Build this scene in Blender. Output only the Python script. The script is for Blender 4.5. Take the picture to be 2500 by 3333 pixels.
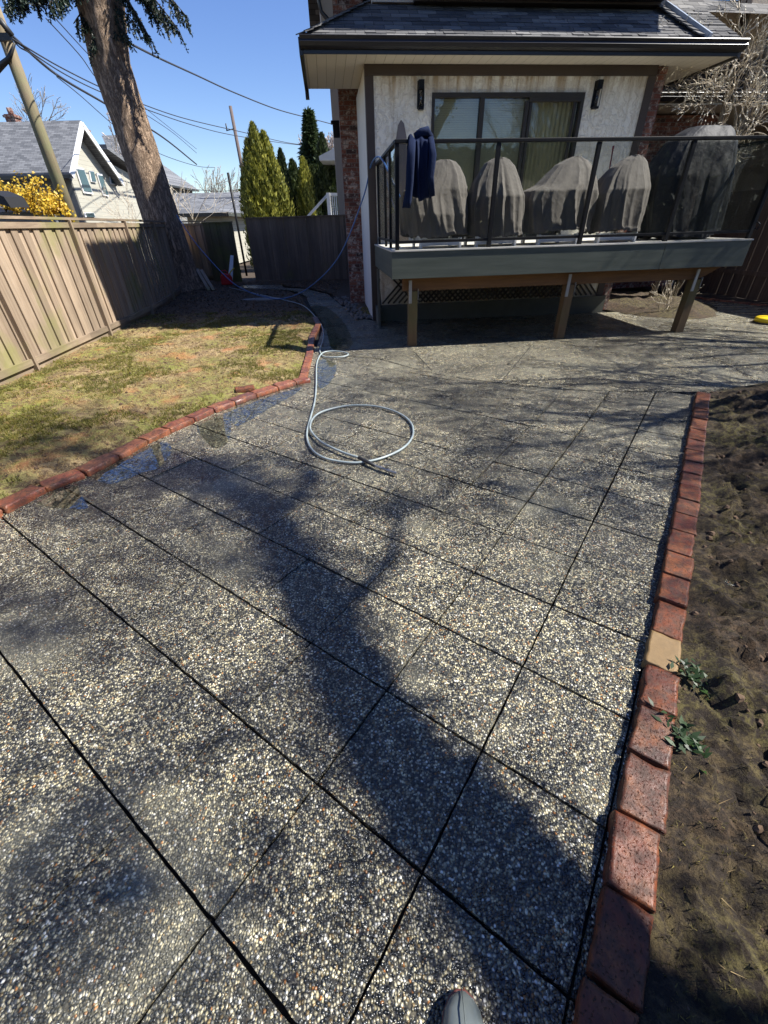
import bpy, math, random
import numpy as np
from mathutils import Vector, Matrix, noise
from mathutils.geometry import delaunay_2d_cdt
random.seed(7); np.random.seed(7)
R = math.radians
for o in list(bpy.data.objects): bpy.data.objects.remove(o)
scene = bpy.context.scene; COL = scene.collection

# ---------------------------------------------------------------- camera
F, PITCH, ROLL, CH = 1355.6, R(34.70), R(1.58), 1.71
_f = np.array([0, math.cos(PITCH), -math.sin(PITCH)]); _d = np.array([0, -math.sin(PITCH), -math.cos(PITCH)]); _x = np.array([1, 0, 0.])
_c, _s = math.cos(ROLL), math.sin(ROLL)
AX = np.array([_c*_x+_s*_d, -_s*_x+_c*_d, _f])
cam = bpy.data.objects.new('camera', bpy.data.cameras.new('camera')); COL.objects.link(cam)
m = Matrix([[AX[0][i], -AX[1][i], -AX[2][i], 0] for i in range(3)]+[[0, 0, 0, 1]]); m[2][3] = CH
cam.matrix_world = m
cam.data.sensor_width = 36; cam.data.sensor_fit = 'HORIZONTAL'; cam.data.lens = 36*F/2500; cam.data.clip_end = 2000; cam.data.clip_start = .02
scene.camera = cam
# ---------------------------------------------------------------- light
SUN_EL, SUN_AZ = R(49.2), math.atan2(1, -.04)          # azimuth measured from +Y towards +X
SD = Vector((math.sin(SUN_AZ)*math.cos(SUN_EL), math.cos(SUN_AZ)*math.cos(SUN_EL), math.sin(SUN_EL)))
w = bpy.data.worlds.new('World'); scene.world = w; w.use_nodes = True
nt = w.node_tree; sky = nt.nodes.new('ShaderNodeTexSky'); sky.sky_type = 'NISHITA'; sky.sun_disc = False
sky.sun_elevation = SUN_EL; sky.sun_rotation = SUN_AZ; sky.air_density = 1.0; sky.dust_density = .0; sky.ozone_density = 3.5
bg = nt.nodes['Background']; bg.inputs[1].default_value = .078; hs = nt.nodes.new('ShaderNodeHueSaturation'); hs.inputs['Saturation'].default_value = 1.16; hs.inputs['Hue'].default_value = .516; nt.links.new(sky.outputs[0], hs.inputs['Color']); nt.links.new(hs.outputs[0], bg.inputs[0])
sl = bpy.data.lights.new('sun', 'SUN'); sl.energy = 4.7; sl.angle = R(.7); sl.color = (1, .965, .90)
so = bpy.data.objects.new('sun', sl); COL.objects.link(so); so.rotation_euler = SD.to_track_quat('Z', 'Y').to_euler(); so.location = (20, 3, 25)
scene.view_settings.view_transform = 'Standard'; scene.view_settings.look = 'None'; scene.view_settings.gamma = 1; scene.view_settings.exposure = 1.14
scene.render.resolution_x = 768; scene.render.resolution_y = 1024

# ---------------------------------------------------------------- pixel rays -> world points
C0 = np.array([0, 0, CH])
def ray(x, y): return AX.T@np.array([(x-1250)/F, (y-1666.5)/F, 1.])
def gz(x, y, z=0.): d = ray(x, y); return Vector(C0+d*(z-CH)/d[2])
def gy(x, y, Y): d = ray(x, y); return Vector(C0+d*Y/d[1])
def gp(x, y, P, n):
    d = ray(x, y); n = np.array(n, float); return Vector(C0+d*(np.dot(np.array(P)-C0, n)/np.dot(d, n)))
HO = Vector((-.12, 9.65, 0)); HR = math.atan(.1); HU = Vector((.995, .0995, 0)); HV = Vector((-.0995, .995, 0))
def HL(X, Y, Z=0): return HO+HU*X+HV*Y+Vector((0, 0, Z))
def onv(x, y, Y):                                     # pixel -> house frame on plane Y
    P = gp(x, y, HL(0, Y), HV); q = P-HO; return Vector((q.dot(HU), q.dot(HV), P.z))

# ---------------------------------------------------------------- mesh helpers
class MB:
    def __init__(s): s.v = []; s.f = []; s.m = []; s.sm = []
    def add(s, V, Fs, mat=0, smooth=False):
        b = len(s.v); s.v += [tuple(p) for p in V]
        for q in Fs: s.f.append(tuple(b+i for i in q)); s.m.append(mat); s.sm.append(smooth)
        return s
    def box(s, x0, x1, y0, y1, z0, z1, mat=0, M=None):
        V = [Vector((x, y, z)) for z in (z0, z1) for y in (y0, y1) for x in (x0, x1)]
        if M is not None: V = [M@p for p in V]
        return s.add(V, [(0, 2, 3, 1), (4, 5, 7, 6), (0, 1, 5, 4), (2, 6, 7, 3), (0, 4, 6, 2), (1, 3, 7, 5)], mat)
    def bar(s, a, b, w_, h_, mat=0, up=Vector((0, 0, 1))):   # box section from a to b
        a = Vector(a); b = Vector(b); d = (b-a).normalized(); x = d.cross(up)
        if x.length < 1e-3: x = Vector((1, 0, 0))
        x.normalize(); y = x.cross(d); V = []
        for p in (a, b):
            for i, j in ((-1, -1), (1, -1), (1, 1), (-1, 1)): V.append(p+x*(i*w_/2)+y*(j*h_/2))
        return s.add(V, [(3, 2, 1, 0), (4, 5, 6, 7), (0, 1, 5, 4), (1, 2, 6, 5), (2, 3, 7, 6), (3, 0, 4, 7)], mat)
    def prism(s, pts, off, mat=0):                     # planar polygon extruded by vector off
        n = len(pts); P = [Vector(p) for p in pts]; off = Vector(off)
        return s.add(P+[p+off for p in P], [tuple(range(n-1, -1, -1)), tuple(range(n, 2*n))]+[(i, (i+1) % n, (i+1) % n+n, i+n) for i in range(n)], mat)
    def tube(s, P, rad, n=8, mat=0, cap=True, smooth=True, wob=0):
        P = [Vector(p) for p in P]; k = len(P)
        if not hasattr(rad, '__len__'): rad = [rad]*k
        V = []; t0 = (P[1]-P[0]).normalized(); x = t0.orthogonal().normalized()
        for i in range(k):
            t = (P[min(i+1, k-1)]-P[max(i-1, 0)]).normalized(); x = (x-t*x.dot(t)).normalized(); y = t.cross(x)
            for j in range(n):
                a = 2*math.pi*j/n; r = rad[i]*(1+(wob*noise.noise(P[i]*2.1+Vector((math.cos(a), math.sin(a), 0))*1.3) if wob else 0))
                V.append(P[i]+(x*math.cos(a)+y*math.sin(a))*r)
        Fs = [(i*n+j, i*n+(j+1) % n, (i+1)*n+(j+1) % n, (i+1)*n+j) for i in range(k-1) for j in range(n)]
        if cap: Fs += [tuple(range(n-1, -1, -1)), tuple((k-1)*n+j for j in range(n))]
        return s.add(V, Fs, mat, smooth)
    def lathe(s, prof, n=20, c=(0, 0, 0), mat=0, ax='z'):
        V = []
        for r, z in prof:
            for j in range(n):
                a = 2*math.pi*j/n; p = Vector((r*math.cos(a), r*math.sin(a), z))
                if ax == 'y': p = Vector((p.x, p.z, p.y))
                if ax == 'x': p = Vector((p.z, p.x, p.y))
                V.append(p+Vector(c))
        k = len(prof)
        return s.add(V, [(i*n+j, i*n+(j+1) % n, (i+1)*n+(j+1) % n, (i+1)*n+j) for i in range(k-1) for j in range(n)]+[tuple(range(n-1, -1, -1)), tuple((k-1)*n+j for j in range(n))], mat, True)
    def build(s, name, mats, parent=None, origin=None, bevel=0, smooth=None):
        me = bpy.data.meshes.new(name); V = s.v
        if origin is None and parent is not None and parent.get('_w'): origin = parent.location
        if origin is not None: V = [(a-origin[0], b-origin[1], c-origin[2]) for a, b, c in V]
        me.from_pydata(V, [], s.f)
        if not isinstance(mats, (list, tuple)): mats = [mats]
        for q in mats: me.materials.append(q)
        me.polygons.foreach_set('material_index', s.m); me.polygons.foreach_set('use_smooth', s.sm if smooth is None else [smooth]*len(s.f)); me.update()
        o = bpy.data.objects.new(name, me); COL.objects.link(o)
        if parent is not None: o.parent = parent
        elif origin is not None: o.location = origin
        if bevel:
            b = o.modifiers.new('bevel', 'BEVEL'); b.width = bevel; b.segments = 2; b.limit_method = 'ANGLE'
        return o
def soup(name, V, mat, parent=None, origin=None):      # V: (N,k,3) faces as separate islands
    N, k, _ = V.shape; me = bpy.data.meshes.new(name)
    if origin is None and parent is not None and parent.get('_w'): origin = parent.location
    if origin is not None: V = V-np.array(origin)
    me.vertices.add(N*k); me.vertices.foreach_set('co', V.reshape(-1).astype(np.float32))
    me.loops.add(N*k); me.loops.foreach_set('vertex_index', np.arange(N*k, dtype=np.int32))
    me.polygons.add(N); me.polygons.foreach_set('loop_start', np.arange(0, N*k, k, dtype=np.int32))
    me.update(calc_edges=True); me.validate(); me.materials.append(mat)
    o = bpy.data.objects.new(name, me); COL.objects.link(o)
    if parent is not None: o.parent = parent
    elif origin is not None: o.location = origin
    return o
def tag(o, label=None, cat=None, group=None, kind=None):
    if label: o['label'] = label
    if cat: o['category'] = cat
    if group: o['group'] = group
    if kind: o['kind'] = kind
    return o
def thing(name, label, cat, loc=(0, 0, 0), rz=0, group=None, world=False):
    o = bpy.data.objects.new(name, None); COL.objects.link(o); o.location = loc; o.rotation_euler = (0, 0, rz); o.empty_display_size = .1
    if world: o['_w'] = True                           # parts are given in world coordinates
    return tag(o, label, cat, group)

# ---------------------------------------------------------------- materials
class NT:
    def __init__(s, name):
        s.m = bpy.data.materials.new(name); s.m.use_nodes = True; s.t = s.m.node_tree; s.b = s.t.nodes['Principled BSDF']; s.o = s.t.nodes['Material Output']
        s.tc = s.t.nodes.new('ShaderNodeTexCoord')
    def n(s, typ, **kw):
        q = s.t.nodes.new(typ)
        for k, v in kw.items():
            if k in ('i', 'o'): continue
            setattr(q, k, v)
        return q
    def l(s, a, b): s.t.links.new(a, b); return s
    def co(s, sc=(1, 1, 1), src=None, rot=(0, 0, 0)):
        q = s.n('ShaderNodeMapping'); q.inputs['Scale'].default_value = sc; q.inputs['Rotation'].default_value = rot
        s.l(src if src is not None else s.tc.outputs['Object'], q.inputs[0]); return q.outputs[0]
    def noise(s, scale, det=4, rough=.6, co=None, out=0):
        q = s.n('ShaderNodeTexNoise'); q.inputs['Scale'].default_value = scale; q.inputs['Detail'].default_value = det; q.inputs['Roughness'].default_value = rough
        s.l(co if co is not None else s.tc.outputs['Object'], q.inputs['Vector']); return q.outputs[out]
    def vor(s, scale, co=None, feature='F1', rnd=1):
        q = s.n('ShaderNodeTexVoronoi', feature=feature); q.inputs['Scale'].default_value = scale; q.inputs['Randomness'].default_value = rnd
        s.l(co if co is not None else s.tc.outputs['Object'], q.inputs['Vector']); return q
    def ramp(s, fac, stops, interp='LINEAR'):
        q = s.n('ShaderNodeValToRGB'); e = q.color_ramp; e.interpolation = interp
        while len(e.elements) < len(stops): e.elements.new(.5)
        for el, (p, c) in zip(e.elements, stops):
            el.position = p; el.color = (*c, 1) if hasattr(c, '__len__') else (c, c, c, 1)
        s.l(fac, q.inputs[0]); return q.outputs[0]
    def mix(s, fac, a, b, mode='MIX'):
        q = s.n('ShaderNodeMix', data_type='RGBA', blend_type=mode)
        for sock, v in ((q.inputs[0], fac), (q.inputs[6], a), (q.inputs[7], b)):
            if hasattr(v, 'is_linked') or isinstance(v, bpy.types.NodeSocket): s.l(v, sock)
            elif hasattr(v, '__len__'): sock.default_value = (*v, 1)
            else: sock.default_value = v
        return q.outputs[2]
    def math(s, op, a, b=0):
        q = s.n('ShaderNodeMath', operation=op)
        for sock, v in ((q.inputs[0], a), (q.inputs[1], b)):
            if isinstance(v, bpy.types.NodeSocket): s.l(v, sock)
            else: sock.default_value = v
        return q.outputs[0]
    def bump(s, h, st=.5, dist=.01, prev=None):
        q = s.n('ShaderNodeBump'); q.inputs['Strength'].default_value = st; q.inputs['Distance'].default_value = dist; s.l(h, q.inputs['Height'])
        if prev is not None: s.l(prev, q.inputs['Normal'])
        s.l(q.outputs[0], s.b.inputs['Normal']); return q.outputs[0]
    def col(s, c):
        if isinstance(c, bpy.types.NodeSocket): s.l(c, s.b.inputs['Base Color'])
        else: s.b.inputs['Base Color'].default_value = (*c, 1)
        return s
    def rough(s, r):
        if isinstance(r, bpy.types.NodeSocket): s.l(r, s.b.inputs['Roughness'])
        else: s.b.inputs['Roughness'].default_value = r
        return s
    def set(s, **k):
        for a, v in k.items(): s.b.inputs[a.replace('_', ' ')].default_value = v
        return s
def plain(name, c, r=.6, var=.18, sc=6, bump=.15, metal=0):
    q = NT(name); nz = q.noise(sc, 5); q.col(q.mix(nz, [x*(1-var) for x in c], [min(1, x*(1+var)) for x in c])).rough(r).set(Metallic=metal)
    if bump: q.bump(q.noise(sc*9, 4), bump, .004)
    return q.m

def mat_pebble(name='exposed_aggregate', A=.5, B=.35, SB=15):
    q = NT(name); co = q.tc.outputs['Object']
    wn = q.noise(60, 1, co=co, out=1); add = q.n('ShaderNodeVectorMath', operation='MULTIPLY_ADD'); q.l(wn, add.inputs[0]); add.inputs[1].default_value = (.006, .006, 0); q.l(co, add.inputs[2])
    v = q.vor(128, add.outputs[0]); sep = q.n('ShaderNodeSeparateColor'); q.l(v.outputs['Color'], sep.inputs[0])
    c = q.ramp(sep.outputs[0], [(0, (.022, .026, .032)), (.20, (.055, .06, .064)), (.32, (.19, .18, .14)), (.45, (.40, .365, .25)), (.57, (.085, .09, .09)), (.67, (.58, .53, .38)), (.76, (.24, .18, .095)), (.81, (.70, .66, .53)), (.89, (.13, .135, .135)), (.955, (.44, .20, .07)), (.972, (.9, .89, .84))], 'CONSTANT')
    c = q.mix(.45, c, q.mix(q.noise(330, 2), (.5, .5, .5), (1, 1, 1)), 'MULTIPLY')
    crev = q.ramp(v.outputs['Distance'], [(.0, 1.), (.50, .95), (.74, .15)])
    c = q.mix(crev, (.028, .026, .022), c)
    # cement film: drier pale clouds and darker soaked areas
    mid = q.vor(34, add.outputs[0]); sm = q.n('ShaderNodeSeparateColor'); q.l(mid.outputs['Color'], sm.inputs[0]); c = q.mix(A, c, q.ramp(sm.outputs[1], [(0, (.22, .23, .25)), (.5, (.85, .85, .83)), (1, (2.1, 2.02, 1.75))]), 'MULTIPLY')
    m3 = q.vor(SB, add.outputs[0]); s3 = q.n('ShaderNodeSeparateColor'); q.l(m3.outputs['Color'], s3.inputs[0]); c = q.mix(B, c, q.ramp(s3.outputs[0], [(0, (.55, .56, .58)), (.5, (.95, .95, .93)), (1, (1.5, 1.47, 1.38))]), 'MULTIPLY')
    film = q.ramp(q.noise(1.25, 3, .5), [(.54, 0.), (.74, .5)])
    c = q.mix(film, c, (.36, .345, .26))
    soak = q.ramp(q.noise(.8, 3, .55), [(.38, (.68, .67, .64)), (.58, (1.1, 1.075, 1.0))]); c = q.mix(1., c, soak, 'MULTIPLY')
    q.col(c)
    q.rough(q.ramp(q.noise(2.2, 3), [(.35, .20), (.65, .38)])).set(Specular_IOR_Level=.6)
    h = q.ramp(v.outputs['Distance'], [(0, 1.), (.35, .78), (.72, 0.)])
    b = q.bump(h, 1., .0055); q.bump(q.noise(500, 2), .25, .001, b)
    return q.m
def mat_brick_paver(name='clay_paver', k=1.):
    q = NT(name); q.b.inputs['Specular IOR Level'].default_value = .28 if k == 1 else .5; oi = q.n('ShaderNodeObjectInfo'); ad = q.n('ShaderNodeVectorMath', operation='ADD'); q.l(q.tc.outputs['Object'], ad.inputs[0]); q.l(oi.outputs['Location'], ad.inputs[1])
    base = q.ramp(oi.outputs['Random'], [(0, (.17, .045, .019)), (.2, (.085, .026, .017)), (.4, (.13, .034, .018)), (.55, (.19, .066, .030)), (.7, (.070, .027, .020)), (.85, (.12, .032, .020)), (1, (.14, .055, .032))])
    if k != 1: base = q.mix(1., base, (k*1.05, k*1.0, k*1.0), 'MULTIPLY')
    n1 = q.noise(22, 5, .7, ad.outputs[0]); c = q.mix(q.ramp(q.noise(9, 4, .7, ad.outputs[0]), [(.45, 0.), (.62, .7)]), base, (.23*k, .085*k, .032*k)); c = q.mix(q.ramp(n1, [(.40, 0.), (.62, 1.)]), c, q.mix(.72, c, (.035*k, .024*k, .018*k)))
    c = q.mix(q.ramp(q.noise(70, 5, .7, ad.outputs[0]), [(.62, 0.), (.74, .25)]), c, (.24, .13, .08))
    pit = q.ramp(q.noise(120, 3, .6, ad.outputs[0]), [(.30, 0.), (.42, 1.)]); c = q.mix(pit, (.04, .02, .015), c)
    q.col(c).rough(q.ramp(n1, [(.3, .26), (.7, .6)])); b = q.bump(pit, .8, .004); q.bump(q.noise(38, 6, .75, ad.outputs[0]), .4, .007, b); return q.m
def mat_wallbrick():
    q = NT('wall_brick'); sx = q.n('ShaderNodeSeparateXYZ'); q.l(q.tc.outputs['Object'], sx.inputs[0]); cb = q.n('ShaderNodeCombineXYZ')
    q.l(q.math('ADD', sx.outputs[0], sx.outputs[1]), cb.inputs[0]); q.l(sx.outputs[2], cb.inputs[1])
    def bt(a, b, bias=0):
        t = q.n('ShaderNodeTexBrick'); t.offset = .5; q.l(cb.outputs[0], t.inputs['Vector']); t.inputs['Scale'].default_value = 1
        t.inputs['Brick Width'].default_value = .215; t.inputs['Row Height'].default_value = .076; t.inputs['Mortar Size'].default_value = .006; t.inputs['Mortar Smooth'].default_value = .15; t.inputs['Bias'].default_value = bias
        t.inputs['Color1'].default_value = (*a, 1); t.inputs['Color2'].default_value = (*b, 1); t.inputs['Mortar'].default_value = (.15, .12, .10, 1); return t
    t = bt((0, 0, 0), (1, 1, 1)); t.inputs['Mortar'].default_value = (.5, .5, .5, 1)
    c = q.ramp(t.outputs['Color'], [(0, (.035, .022, .02)), (.16, (.11, .035, .022)), (.45, (.19, .06, .035)), (.7, (.14, .045, .03)), (.88, (.24, .085, .045))])
    c = q.mix(q.ramp(q.noise(9, 6, .75), [(.50, 0.), (.60, .8)]), c, (.46, .38, .32))
    c = q.mix(t.outputs['Fac'], c, (.17, .14, .12)); q.col(c).rough(.85)
    inv = q.math('SUBTRACT', 1, t.outputs['Fac']); b = q.bump(inv, .8, .008); q.bump(q.noise(60, 5, .7), .5, .006, b); return q.m
def mat_shingle(name='shingles', dark=(.05, .05, .054), light=(.20, .195, .19), swap=False):
    q = NT(name); sx = q.n('ShaderNodeSeparateXYZ'); q.l(q.tc.outputs['Object'], sx.inputs[0]); cb = q.n('ShaderNodeCombineXYZ')
    q.l(sx.outputs[1 if swap else 0], cb.inputs[0]); q.l(sx.outputs[2], cb.inputs[1]); t = q.n('ShaderNodeTexBrick'); q.l(cb.outputs[0], t.inputs['Vector']); t.inputs['Scale'].default_value = 1
    t.inputs['Brick Width'].default_value = .30; t.inputs['Row Height'].default_value = .075; t.inputs['Mortar Size'].default_value = .004
    t.inputs['Color1'].default_value = (*dark, 1); t.inputs['Color2'].default_value = (*light, 1); t.inputs['Mortar'].default_value = (.012, .012, .013, 1)
    c = q.mix(.5, t.outputs['Color'], q.mix(q.noise(120, 3), (.4, .4, .4), (1.5, 1.5, 1.5)), 'MULTIPLY'); q.col(c).rough(.9); q.bump(q.noise(300, 3), .5, .003); return q.m
def mat_wood(name, a, b, axis='z', moss=None, mlow=.5, rough=.85, knot=0):
    q = NT(name); sc = {'z': (22, 22, 1.2), 'x': (1.2, 22, 22), 'y': (22, 1.2, 22)}[axis]; co = q.co(sc)
    n1 = q.noise(1, 6, .7, co); gi = q.n('ShaderNodeNewGeometry')
    c = q.mix(q.ramp(n1, [(.3, 0.), (.7, 1.)]), a, b); c = q.mix(.55, c, q.mix(gi.outputs['Random Per Island'], (.45, .42, .40), (1.25, 1.22, 1.2)), 'MULTIPLY')
    c = q.mix(q.ramp(q.noise(.9, 4), [(.45, 0.), (.7, .5)]), c, [x*.35 for x in a])
    if moss: c = q.mix(q.ramp(q.noise(1.1, 4), [(mlow, 0.), (mlow+.2, .75)]), c, moss)
    q.col(c).rough(rough); q.bump(n1, .55, .006); return q.m
def mat_bark(name, a, b, sc=7, strength=1.):
    q = NT(name); wn = q.noise(2.2, 4, .6, out=1); ad = q.n('ShaderNodeVectorMath', operation='MULTIPLY_ADD'); q.l(wn, ad.inputs[0]); ad.inputs[1].default_value = (.22, .22, .5); q.l(q.tc.outputs['Object'], ad.inputs[2])
    co = q.co((sc*1.7, sc*1.7, sc*.34), ad.outputs[0]); n1 = q.noise(1., 7, .78, co); rg = q.math('ABSOLUTE', q.math('SUBTRACT', n1, .5)); h = q.ramp(rg, [(0, 0.), (.05, .55), (.16, 1.)]); fine = q.noise(sc*7, 5, .7, q.co((1, 1, .5)))
    h = q.math('ADD', q.math('MULTIPLY', h, .7), q.math('MULTIPLY', fine, .6)); c = q.mix(q.ramp(h, [(.25, 0.), (1.05, 1.)]), a, b); q.col(c).rough(.95); q.bump(h, strength, .06); return q.m
def mat_leaf(name, a, b, rough=.6, trans=.25, nsc=1.5):
    q = NT(name); gi = q.n('ShaderNodeNewGeometry'); c = q.mix(gi.outputs['Random Per Island'], a, b)
    c = q.mix(.5, c, q.mix(q.ramp(q.noise(nsc, 3), [(.35, 0.), (.65, 1.)]), (.45, .5, .45), (1.4, 1.35, 1.2)), 'MULTIPLY')
    q.col(c).rough(rough); tr = q.n('ShaderNodeBsdfTranslucent'); q.l(c, tr.inputs[0]); mx = q.n('ShaderNodeMixShader'); mx.inputs[0].default_value = trans
    q.l(q.b.outputs[0], mx.inputs[1]); q.l(tr.outputs[0], mx.inputs[2]); q.l(mx.outputs[0], q.o.inputs[0]); return q.m
def mat_glass(name, tint=(1, 1, 1), base=.0, ior=1.45, dirt=None, grime=.0):
    q = NT(name); q.t.nodes.remove(q.b); tr = q.n('ShaderNodeBsdfTransparent'); tr.inputs[0].default_value = (*tint, 1); gl = q.n('ShaderNodeBsdfGlossy'); gl.inputs['Roughness'].default_value = .015
    fr = q.n('ShaderNodeFresnel'); gb = q.n('ShaderNodeNewGeometry'); q.l(q.math('ADD', q.math('MULTIPLY', gb.outputs['Backfacing'], 1/ior-ior), ior), fr.inputs[0]); mx = q.n('ShaderNodeMixShader'); fac = q.math('ADD', fr.outputs[0], base)
    q.l(fac, mx.inputs[0]); q.l(tr.outputs[0], mx.inputs[1]); q.l(gl.outputs[0], mx.inputs[2]); out = mx.outputs[0]
    if grime:
        df = q.n('ShaderNodeBsdfDiffuse'); df.inputs[0].default_value = (*(dirt or (.5, .52, .4)), 1); m2 = q.n('ShaderNodeMixShader')
        q.l(q.math('MULTIPLY', q.ramp(q.noise(1., 5, .6, q.co((9, 9, 1.5))), [(.35, .15), (.75, 1.)]), grime), m2.inputs[0]); q.l(out, m2.inputs[1]); q.l(df.outputs[0], m2.inputs[2]); out = m2.outputs[0]
    q.l(out, q.o.inputs[0]); return q.m
def mat_lawn():
    q = NT('mossy_lawn_soil'); n1 = q.noise(1.3, 4, .6); n2 = q.noise(14, 6, .75); n3 = q.noise(90, 4, .7)
    c = q.mix(q.ramp(n1, [(.38, 0.), (.6, 1.)]), (.36, .26, .13), (.20, .20, .04))
    c = q.mix(q.ramp(n2, [(.49, 0.), (.58, .92)]), c, (.10, .06, .03)); c = q.mix(q.ramp(q.noise(5, 5, .7), [(.5, 0.), (.62, .6)]), c, (.13, .085, .045)); c = q.mix(q.ramp(q.noise(2.1, 3), [(.56, 0.), (.68, .55)]), c, (.40, .16, .06))
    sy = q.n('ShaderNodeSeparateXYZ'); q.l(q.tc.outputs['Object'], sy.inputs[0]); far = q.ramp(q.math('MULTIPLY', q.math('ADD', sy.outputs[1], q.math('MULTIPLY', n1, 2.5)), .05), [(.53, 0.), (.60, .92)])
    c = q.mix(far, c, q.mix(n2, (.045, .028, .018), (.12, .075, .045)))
    c = q.mix(.6, c, q.mix(n3, (.35, .35, .35), (1.6, 1.6, 1.6)), 'MULTIPLY'); q.col(c).rough(.95); b = q.bump(n2, .8, .03); q.bump(n3, .9, .012, b); return q.m
def mat_bed():
    q = NT('mossy_bed_soil'); n1 = q.noise(1.6, 4, .6); n2 = q.noise(26, 6, .75); n3 = q.noise(120, 4, .7)
    c = q.mix(q.ramp(n1, [(.4, 0.), (.6, 1.)]), (.10, .064, .036), (.125, .105, .034)); c = q.mix(q.ramp(n2, [(.45, 0.), (.60, 1.)]), (.03, .02, .012), c)
    c = q.mix(.6, c, q.mix(n3, (.35, .35, .35), (1.7, 1.65, 1.5)), 'MULTIPLY'); q.col(c).rough(.95); b = q.bump(n2, .9, .03); q.bump(n3, 1., .012, b); return q.m

PEB = mat_pebble(); PEBF = mat_pebble('poured_aggregate', .75, .55, 30); PAV = mat_brick_paver(); PAV2 = mat_brick_paver('bright_clay_paver', 1.75); WBR = mat_wallbrick(); SHG = mat_shingle()
SHG2 = mat_shingle('grey_roof', (.10, .105, .115), (.20, .205, .215)); SHG3 = mat_shingle('grey_roof_turned', (.10, .105, .115), (.20, .205, .215), True)
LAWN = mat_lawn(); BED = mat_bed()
SOIL = plain('dark_soil', (.055, .038, .024), .95, .4, 8, .8)
JOINT = plain('joint_dirt', (.012, .010, .008), .95, .3, 8, .3)
FENCEW = mat_wood('weathered_cedar', (.42, .33, .235), (.25, .18, .12), 'z', (.22, .21, .07), .52)
FENCED = mat_wood('old_dark_cedar', (.24, .17, .12), (.12, .085, .06), 'z', (.12, .12, .04), .60)
RAILW = mat_wood('weathered_rail', (.32, .25, .17), (.18, .13, .09), 'y', (.20, .19, .06), .5)
BEAMW = mat_wood('treated_beam', (.30, .155, .06), (.16, .08, .035), 'x'); POSTW = mat_wood('treated_post', (.27, .17, .075), (.14, .085, .04), 'z', (.13, .12, .04), .5)
TRUNK = mat_bark('fir_bark', (.16, .10, .062), (.74, .53, .36), 5, 1.)
BARKD = mat_bark('dark_bark', (.05, .04, .032), (.17, .14, .11), 12, .8); BARKG = mat_bark('grey_bark', (.14, .115, .08), (.42, .36, .26), 14, .6)
POLEW = mat_wood('pole_wood', (.30, .24, .15), (.19, .15, .09), 'z', (.20, .22, .10), .45)
BLACKM = plain('black_aluminium', (.006, .006, .007), .5, .1, 5, .03); BLACKM.node_tree.nodes['Principled BSDF'].inputs['Specular IOR Level'].default_value = .25; GUTTER = plain('dark_gutter', (.022, .021, .022), .3, .1, 3, .03)
TRIM = plain('brown_trim', (.060, .043, .032), .6, .15, 5, .2); FASC = None
SOFF = NT('soffit'); _w = SOFF.n('ShaderNodeTexWave', wave_type='BANDS', bands_direction='X', wave_profile='SAW'); SOFF.l(SOFF.tc.outputs['Object'], _w.inputs['Vector']); _w.inputs['Scale'].default_value = 2.05
SOFF.col(SOFF.mix(SOFF.ramp(_w.outputs['Fac'], [(0, 0.), (.04, 1.)]), (.14, .125, .10), (.60, .55, .45))).rough(.5); SOFF.bump(SOFF.ramp(_w.outputs['Fac'], [(0, 0.), (.06, 1.)]), .7, .01); SOFF = SOFF.m
def _stucco():
    q = NT('stucco'); n1 = q.noise(10, 5, .6); worm = q.noise(9, 4, .6, q.co((1, 1, .8))); st = q.noise(1., 4, .6, q.co((7, 7, .5)))
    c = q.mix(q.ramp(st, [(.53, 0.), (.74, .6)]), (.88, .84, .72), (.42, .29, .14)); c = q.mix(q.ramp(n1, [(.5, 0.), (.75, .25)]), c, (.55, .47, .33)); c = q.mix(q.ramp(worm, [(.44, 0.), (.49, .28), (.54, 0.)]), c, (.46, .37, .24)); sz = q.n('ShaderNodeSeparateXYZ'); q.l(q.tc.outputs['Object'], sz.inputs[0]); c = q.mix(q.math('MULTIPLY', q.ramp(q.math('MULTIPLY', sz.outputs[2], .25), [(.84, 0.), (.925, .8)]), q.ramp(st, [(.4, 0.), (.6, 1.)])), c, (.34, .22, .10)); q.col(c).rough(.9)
    b = q.bump(q.ramp(worm, [(.42, 0.), (.5, 1.), (.58, .2)]), .8, .012); q.bump(n1, .5, .006, b); return q.m
STUC = _stucco(); STUC2 = plain('beige_stucco', (.52, .43, .33), .9, .12, 4, .6)
def _fascia():
    q = NT('painted_fascia'); co = q.co((.8, .8, 9)); n1 = q.noise(1.5, 5, .65, co); c = q.mix(q.ramp(n1, [(.35, 0.), (.7, 1.)]), (.060, .072, .056), (.092, .105, .084))
    c = q.mix(q.ramp(q.noise(2.3, 5, .7), [(.62, 0.), (.7, .5)]), c, (.10, .10, .07)); q.col(c).rough(.55); q.bump(n1, .3, .004); return q.m
FASC = _fascia()
DECKF = plain('pale_deck_vinyl', (.55, .53, .46), .5, .2, 8, .3); WHITE = plain('white_paint', (.78, .78, .76), .45, .06, 8, .1)
COVER = NT('cover_fabric'); _n = COVER.noise(3, 5, .6); COVER.col(COVER.mix(_n, (.11, .095, .084), (.17, .15, .135))).rough(.8).set(Sheen_Weight=.1); COVER.bump(COVER.noise(500, 2), .3, .001, COVER.bump(COVER.noise(11, 5, .6), .5, .02)); COVER = COVER.m
VINYL = NT('black_vinyl'); VINYL.col((.024, .025, .028)).rough(.62).set(Specular_IOR_Level=.22); VINYL.bump(VINYL.noise(7, 4, .6), .5, .03); VINYL = VINYL.m
NAVY = NT('navy_fleece'); NAVY.col(NAVY.mix(NAVY.noise(60, 4), (.004, .009, .028), (.009, .018, .055))).rough(.95).set(Specular_IOR_Level=.2); NAVY.bump(NAVY.noise(25, 4), .4, .01); NAVY = NAVY.m
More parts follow.
